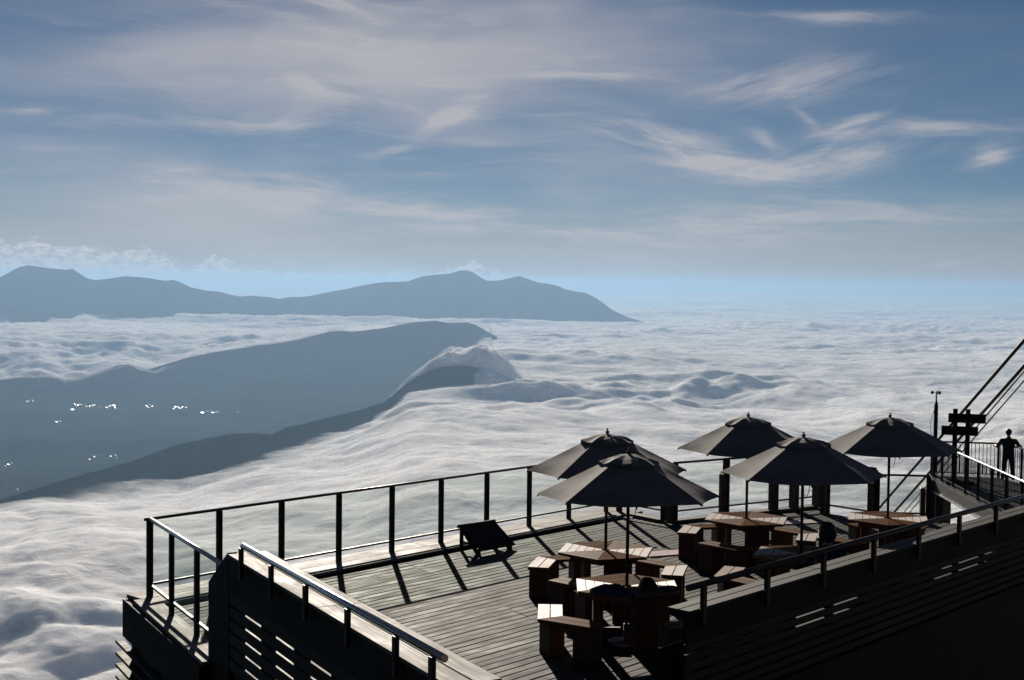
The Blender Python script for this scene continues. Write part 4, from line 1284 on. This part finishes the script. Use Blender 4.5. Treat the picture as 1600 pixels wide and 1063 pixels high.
def bar_railing(label, pts, mat_top, post_step=1.25, bar=0.115, H=1.12):
    o = Vector((pts[0][0], pts[0][1], PZ))
    t = thing('bar_railing', label, 'railing', tuple(o))
    bme = MB().box(-0.008, 0.008, -0.008, 0.008, 0.10, H - 0.02).mesh('bar'); bme.materials.append(M_DSTEEL)
    pme = MB().box(-0.032, 0.032, -0.032, 0.032, 0.0, H - 0.005).mesh('post'); pme.materials.append(M_DSTEEL)
    for a, b in zip(pts[:-1], pts[1:]):
        A, B = Vector((*a, PZ)) - o, Vector((*b, PZ)) - o
        L = (B - A).length; d = (B - A) / L
        tr_ = MB(); tr_.tube([A + Vector((0, 0, H)), B + Vector((0, 0, H))], 0.030, 10)
        put('top_rail', smooth_caps(tr_, 'top_rail'), mat_top, t)
        lr = MB(); lr.beam(A + Vector((0, 0, 0.11)), B + Vector((0, 0, 0.11)), 0.03, 0.03)
        put('lower_rail', lr, M_DSTEEL, t)
        np_ = max(1, round(L / post_step))
        for i in range(np_ + 1):
            put('post', pme, None, t, tuple(A + d * (L * i / np_)))
        nb = int(L / bar)
        for i in range(1, nb):
            put('bar', bme, None, t, tuple(A + d * (L * i / nb)))
    return t
bar_railing('black bar railing at the back of the far platform, where the person leans', [(PL[0] + 0.05, PL[1] - 0.02), PB, PR], M_DSTEEL)
bar_railing('bar railing with a bright sunlit top rail on the near side of the platform', [PL, PF], M_RAIL)
# grating panels leaning inside the front railing
gr = MB((33.0, 12.2, PZ))
for i in range(26):
    gr.beam((31.76 + 0.14 * i, 11.83 + 0.036 * i, PZ + 0.02), (31.84 + 0.14 * i, 10.99 + 0.036 * i, PZ + 0.55), 0.012, 0.012)
for i in range(8):
    f = i / 7
    gr.beam((31.76 + 0.08 * f, 11.83 - 0.84 * f, PZ + 0.02 + 0.53 * f), (35.31 + 0.08 * f, 12.72 - 0.84 * f, PZ + 0.02 + 0.53 * f), 0.012, 0.012)
tag(put('grating', gr, M_STEEL, None, (33.0, 12.2, PZ)), 'steel mesh grating propped on the platform below the standing person', 'grating')
# signboard
SG = (40.42, 17.895)
sg = thing('signboard', 'black timber signboard of two staggered planks on two posts', 'signboard', (SG[0], SG[1], PZ), math.atan2(-SG[0], SG[1]))
for x in (-0.19, 0.19):
    put('post', MB().box(x - 0.072, x + 0.072, -0.05, 0.05, 0.0, 2.36), M_DARKWOOD, sg)
put('board', MB().box(-0.40, 0.72, -0.09, -0.052, 1.93, 2.22), M_DARKWOOD, sg)
put('board', MB().box(-0.60, 0.50, -0.09, -0.052, 1.53, 1.82), M_DARKWOOD, sg)
put('footing', MB().box(-0.42, 0.42, -0.30, 0.30, 0.0, 0.10), M_DARKWOOD, sg)
# mast with a cup anemometer
an = thing('weather_mast', 'tall thin mast with a spinning cup anemometer on the platform corner', 'mast', (41.255, 19.137, PZ))
put('mast', MB().lathe([(0.065, 0.0), (0.065, 2.35), (0.05, 2.37), (0.05, 2.45)], n=12).mesh('mast', True), M_DSTEEL, an)
put('spindle', MB().lathe([(0.03, 2.45), (0.02, 2.75), (0.012, 2.78)], n=8).mesh('spindle', True), M_DSTEEL, an)
put('bracket', MB().box(-0.10, 0.10, -0.02, 0.02, 2.28, 2.31), M_DSTEEL, an)
va = math.atan2(19.137, 41.255)
for k in range(3):
    a = va + math.pi / 2 + 2 * math.pi * k / 3 + 0.25
    mb = MB(); mb.tube([(0, 0, 2.76), (0.10 * math.cos(a), 0.10 * math.sin(a), 2.76)], 0.008, 6)
    arm = put('arm', mb, M_DSTEEL, an)
    put('cup', ellipsoid((0.135 * math.cos(a), 0.135 * math.sin(a), 2.76), 0.055, 0.055, 0.055, 12, 8).mesh('cup', True), M_BLACK, arm)
wp = MB(); wp.tube([(-0.02, 0.05, 2.2), (-0.07, 0.16, 1.75), (-0.05, 0.10, 1.3), (-0.04, 0.07, 0.4)], 0.009, 6)
put('wire', wp, M_BLACK, an)
# cables
CAB = [((76.21, 38.94, -9.29), (52.55, 20.77, 2.39), 0.075, 'thick slanting steel cable, uppermost of the four beside the signboard'),
       ((76.89, 38.19, -9.44), (52.50, 20.71, 1.40), 0.075, 'thick slanting steel cable, second from the top, passing behind the signboard'),
       ((77.32, 37.73, -9.43), (52.49, 20.70, 1.18), 0.032, 'thin slanting cable just below the second thick cable'),
       ((77.50, 37.51, -9.50), (52.48, 20.68, 0.82), 0.032, 'thin slanting cable, lowest of the four beside the signboard')]
for a, b, r, lb in CAB:
    a, b = Vector(a), Vector(b)
    d = b - a
    p0, p1 = a - d * 1.5, b + d * 0.80
    pts = []
    for i in range(13):
        f = i / 12
        pts.append(p0 + (p1 - p0) * f - Vector((0, 0, 0.25 * math.sin(math.pi * f) * 0)))
    mb = MB(tuple(p0)); mb.tube(pts, r, 8)
    tag(put('cable', smooth_caps(mb, 'cable'), M_DSTEEL, None, tuple(p0)), lb, 'cable', 'slanting cables beside the platform')

# ------------------------------------------------------------------ the station building behind the camera (unseen, added to shade the terrace from the rear sky)
def station():
    t = thing('unseen_station', 'dark timber-clad station building, unseen, added behind the terrace to block rear sky', 'building', (-3.0, -3.2, -6.0), -PSI)
    wl = MB(); wl.box(-26, 26, -10, 0, 0, 16.5); put('wall', wl, M_DARKWOOD, t)
    rf = MB(); rf.hexa([(-27, -10.5, 16.5), (27, -10.5, 16.5), (27, 0.9, 16.5), (-27, 0.9, 16.5)],
                       [(-27, -10.5, 17.0), (27, -10.5, 17.0), (27, 0.9, 16.8), (-27, 0.9, 16.8)]); put('roof', rf, M_DSTEEL, t)
    wf = MB(); wf.box(-1.0, 1.0, 0.002, 0.05, 0, 1.5)
    wm = wf.mesh('window_frame'); pm2 = MB().box(-0.9, 0.9, 0.052, 0.06, 0.1, 1.4).mesh('pane')
    for i in range(8):
        for z in (7.6, 12.0):
            f = put('window', wm, M_POST, t, (-21 + 6 * i, 0, z)); put('pane', pm2, M_BLACK, f)
station()

# ------------------------------------------------------------------ towns in the valley: low metal roofs that catch the sun
def town(seed=4):
    TREES = [BVHTree.FromPolygons([v.co for v in o.data.vertices], [p.vertices for p in o.data.polygons]) for o in LAND]
    r_ = np.random.default_rng(seed)
    roofs, walls = MB(), MB()
    def house(u, v, size, flash):
        d = ray_px(u, v).normalized()
        hits = [h for h in (t.ray_cast(Vector((0, 0, CAM_Z)), d) for t in TREES) if h[0] is not None]
        if not hits: return
        p = min(hits, key=lambda h: h[3])[0]
        to_cam = (Vector((0, 0, CAM_Z)) - p).normalized()
        n = (sun_dir + to_cam).normalized()
        j = 0.004 if flash else 0.16
        n = (n + Vector((r_.normal(0, j), r_.normal(0, j), 0))).normalized()
        ex = Vector((0.8, -0.6, 0)); ex = (ex - n * ex.dot(n)).normalized(); ey = n.cross(ex)
        a, b = size * r_.uniform(0.7, 1.3), size * r_.uniform(0.35, 0.6)
        c = p + Vector((0, 0, 9))
        top = [c - ex * a - ey * b, c + ex * a - ey * b, c + ex * a + ey * b, c - ex * a + ey * b]
        roofs.hexa([q - n * 0.6 for q in top], top)
        low = [Vector((q.x, q.y, q.z - 14.0)) for q in top]
        walls.hexa(low, [q - n * 0.7 for q in top])
    for (u, v, su, sv, n, k) in ((48, 627, 6, 1.2, 6, 2), (133, 634, 18, 2.5, 14, 1), (114, 641, 3, 1.5, 3, 1), (172, 636, 8, 3.0, 12, 2), (233, 637, 6, 2.5, 10, 2), (286, 638, 16, 3, 14, 0),
                                 (340, 645, 26, 2, 12, 0), (90, 660, 12, 2, 4, 0), (10, 764, 12, 4, 22, 3), (12, 730, 12, 8, 8, 1), (42, 757, 8, 3, 6, 2), (160, 716, 26, 4, 8, 0)):
        for i in range(n):
            near = v > 700
            house(u + r_.normal(0, su * 0.6), v + r_.normal(0, sv * 0.6), ((1.6 if near else 2.4) if i < k else (6 if near else 9)) * r_.uniform(0.7, 1.4), i < k)
    mr = mat_plain('metal_roof', (0.10, 0.10, 0.10), 0.38, 1.0, 0.5, 0.1, 0.05)
    o = put('town_roofs', roofs, mr); o['kind'] = 'stuff'
    o = put('town_walls', walls, mat_plain('town_wall', (0.22, 0.21, 0.2), 0.8)); o['kind'] = 'stuff'
town()
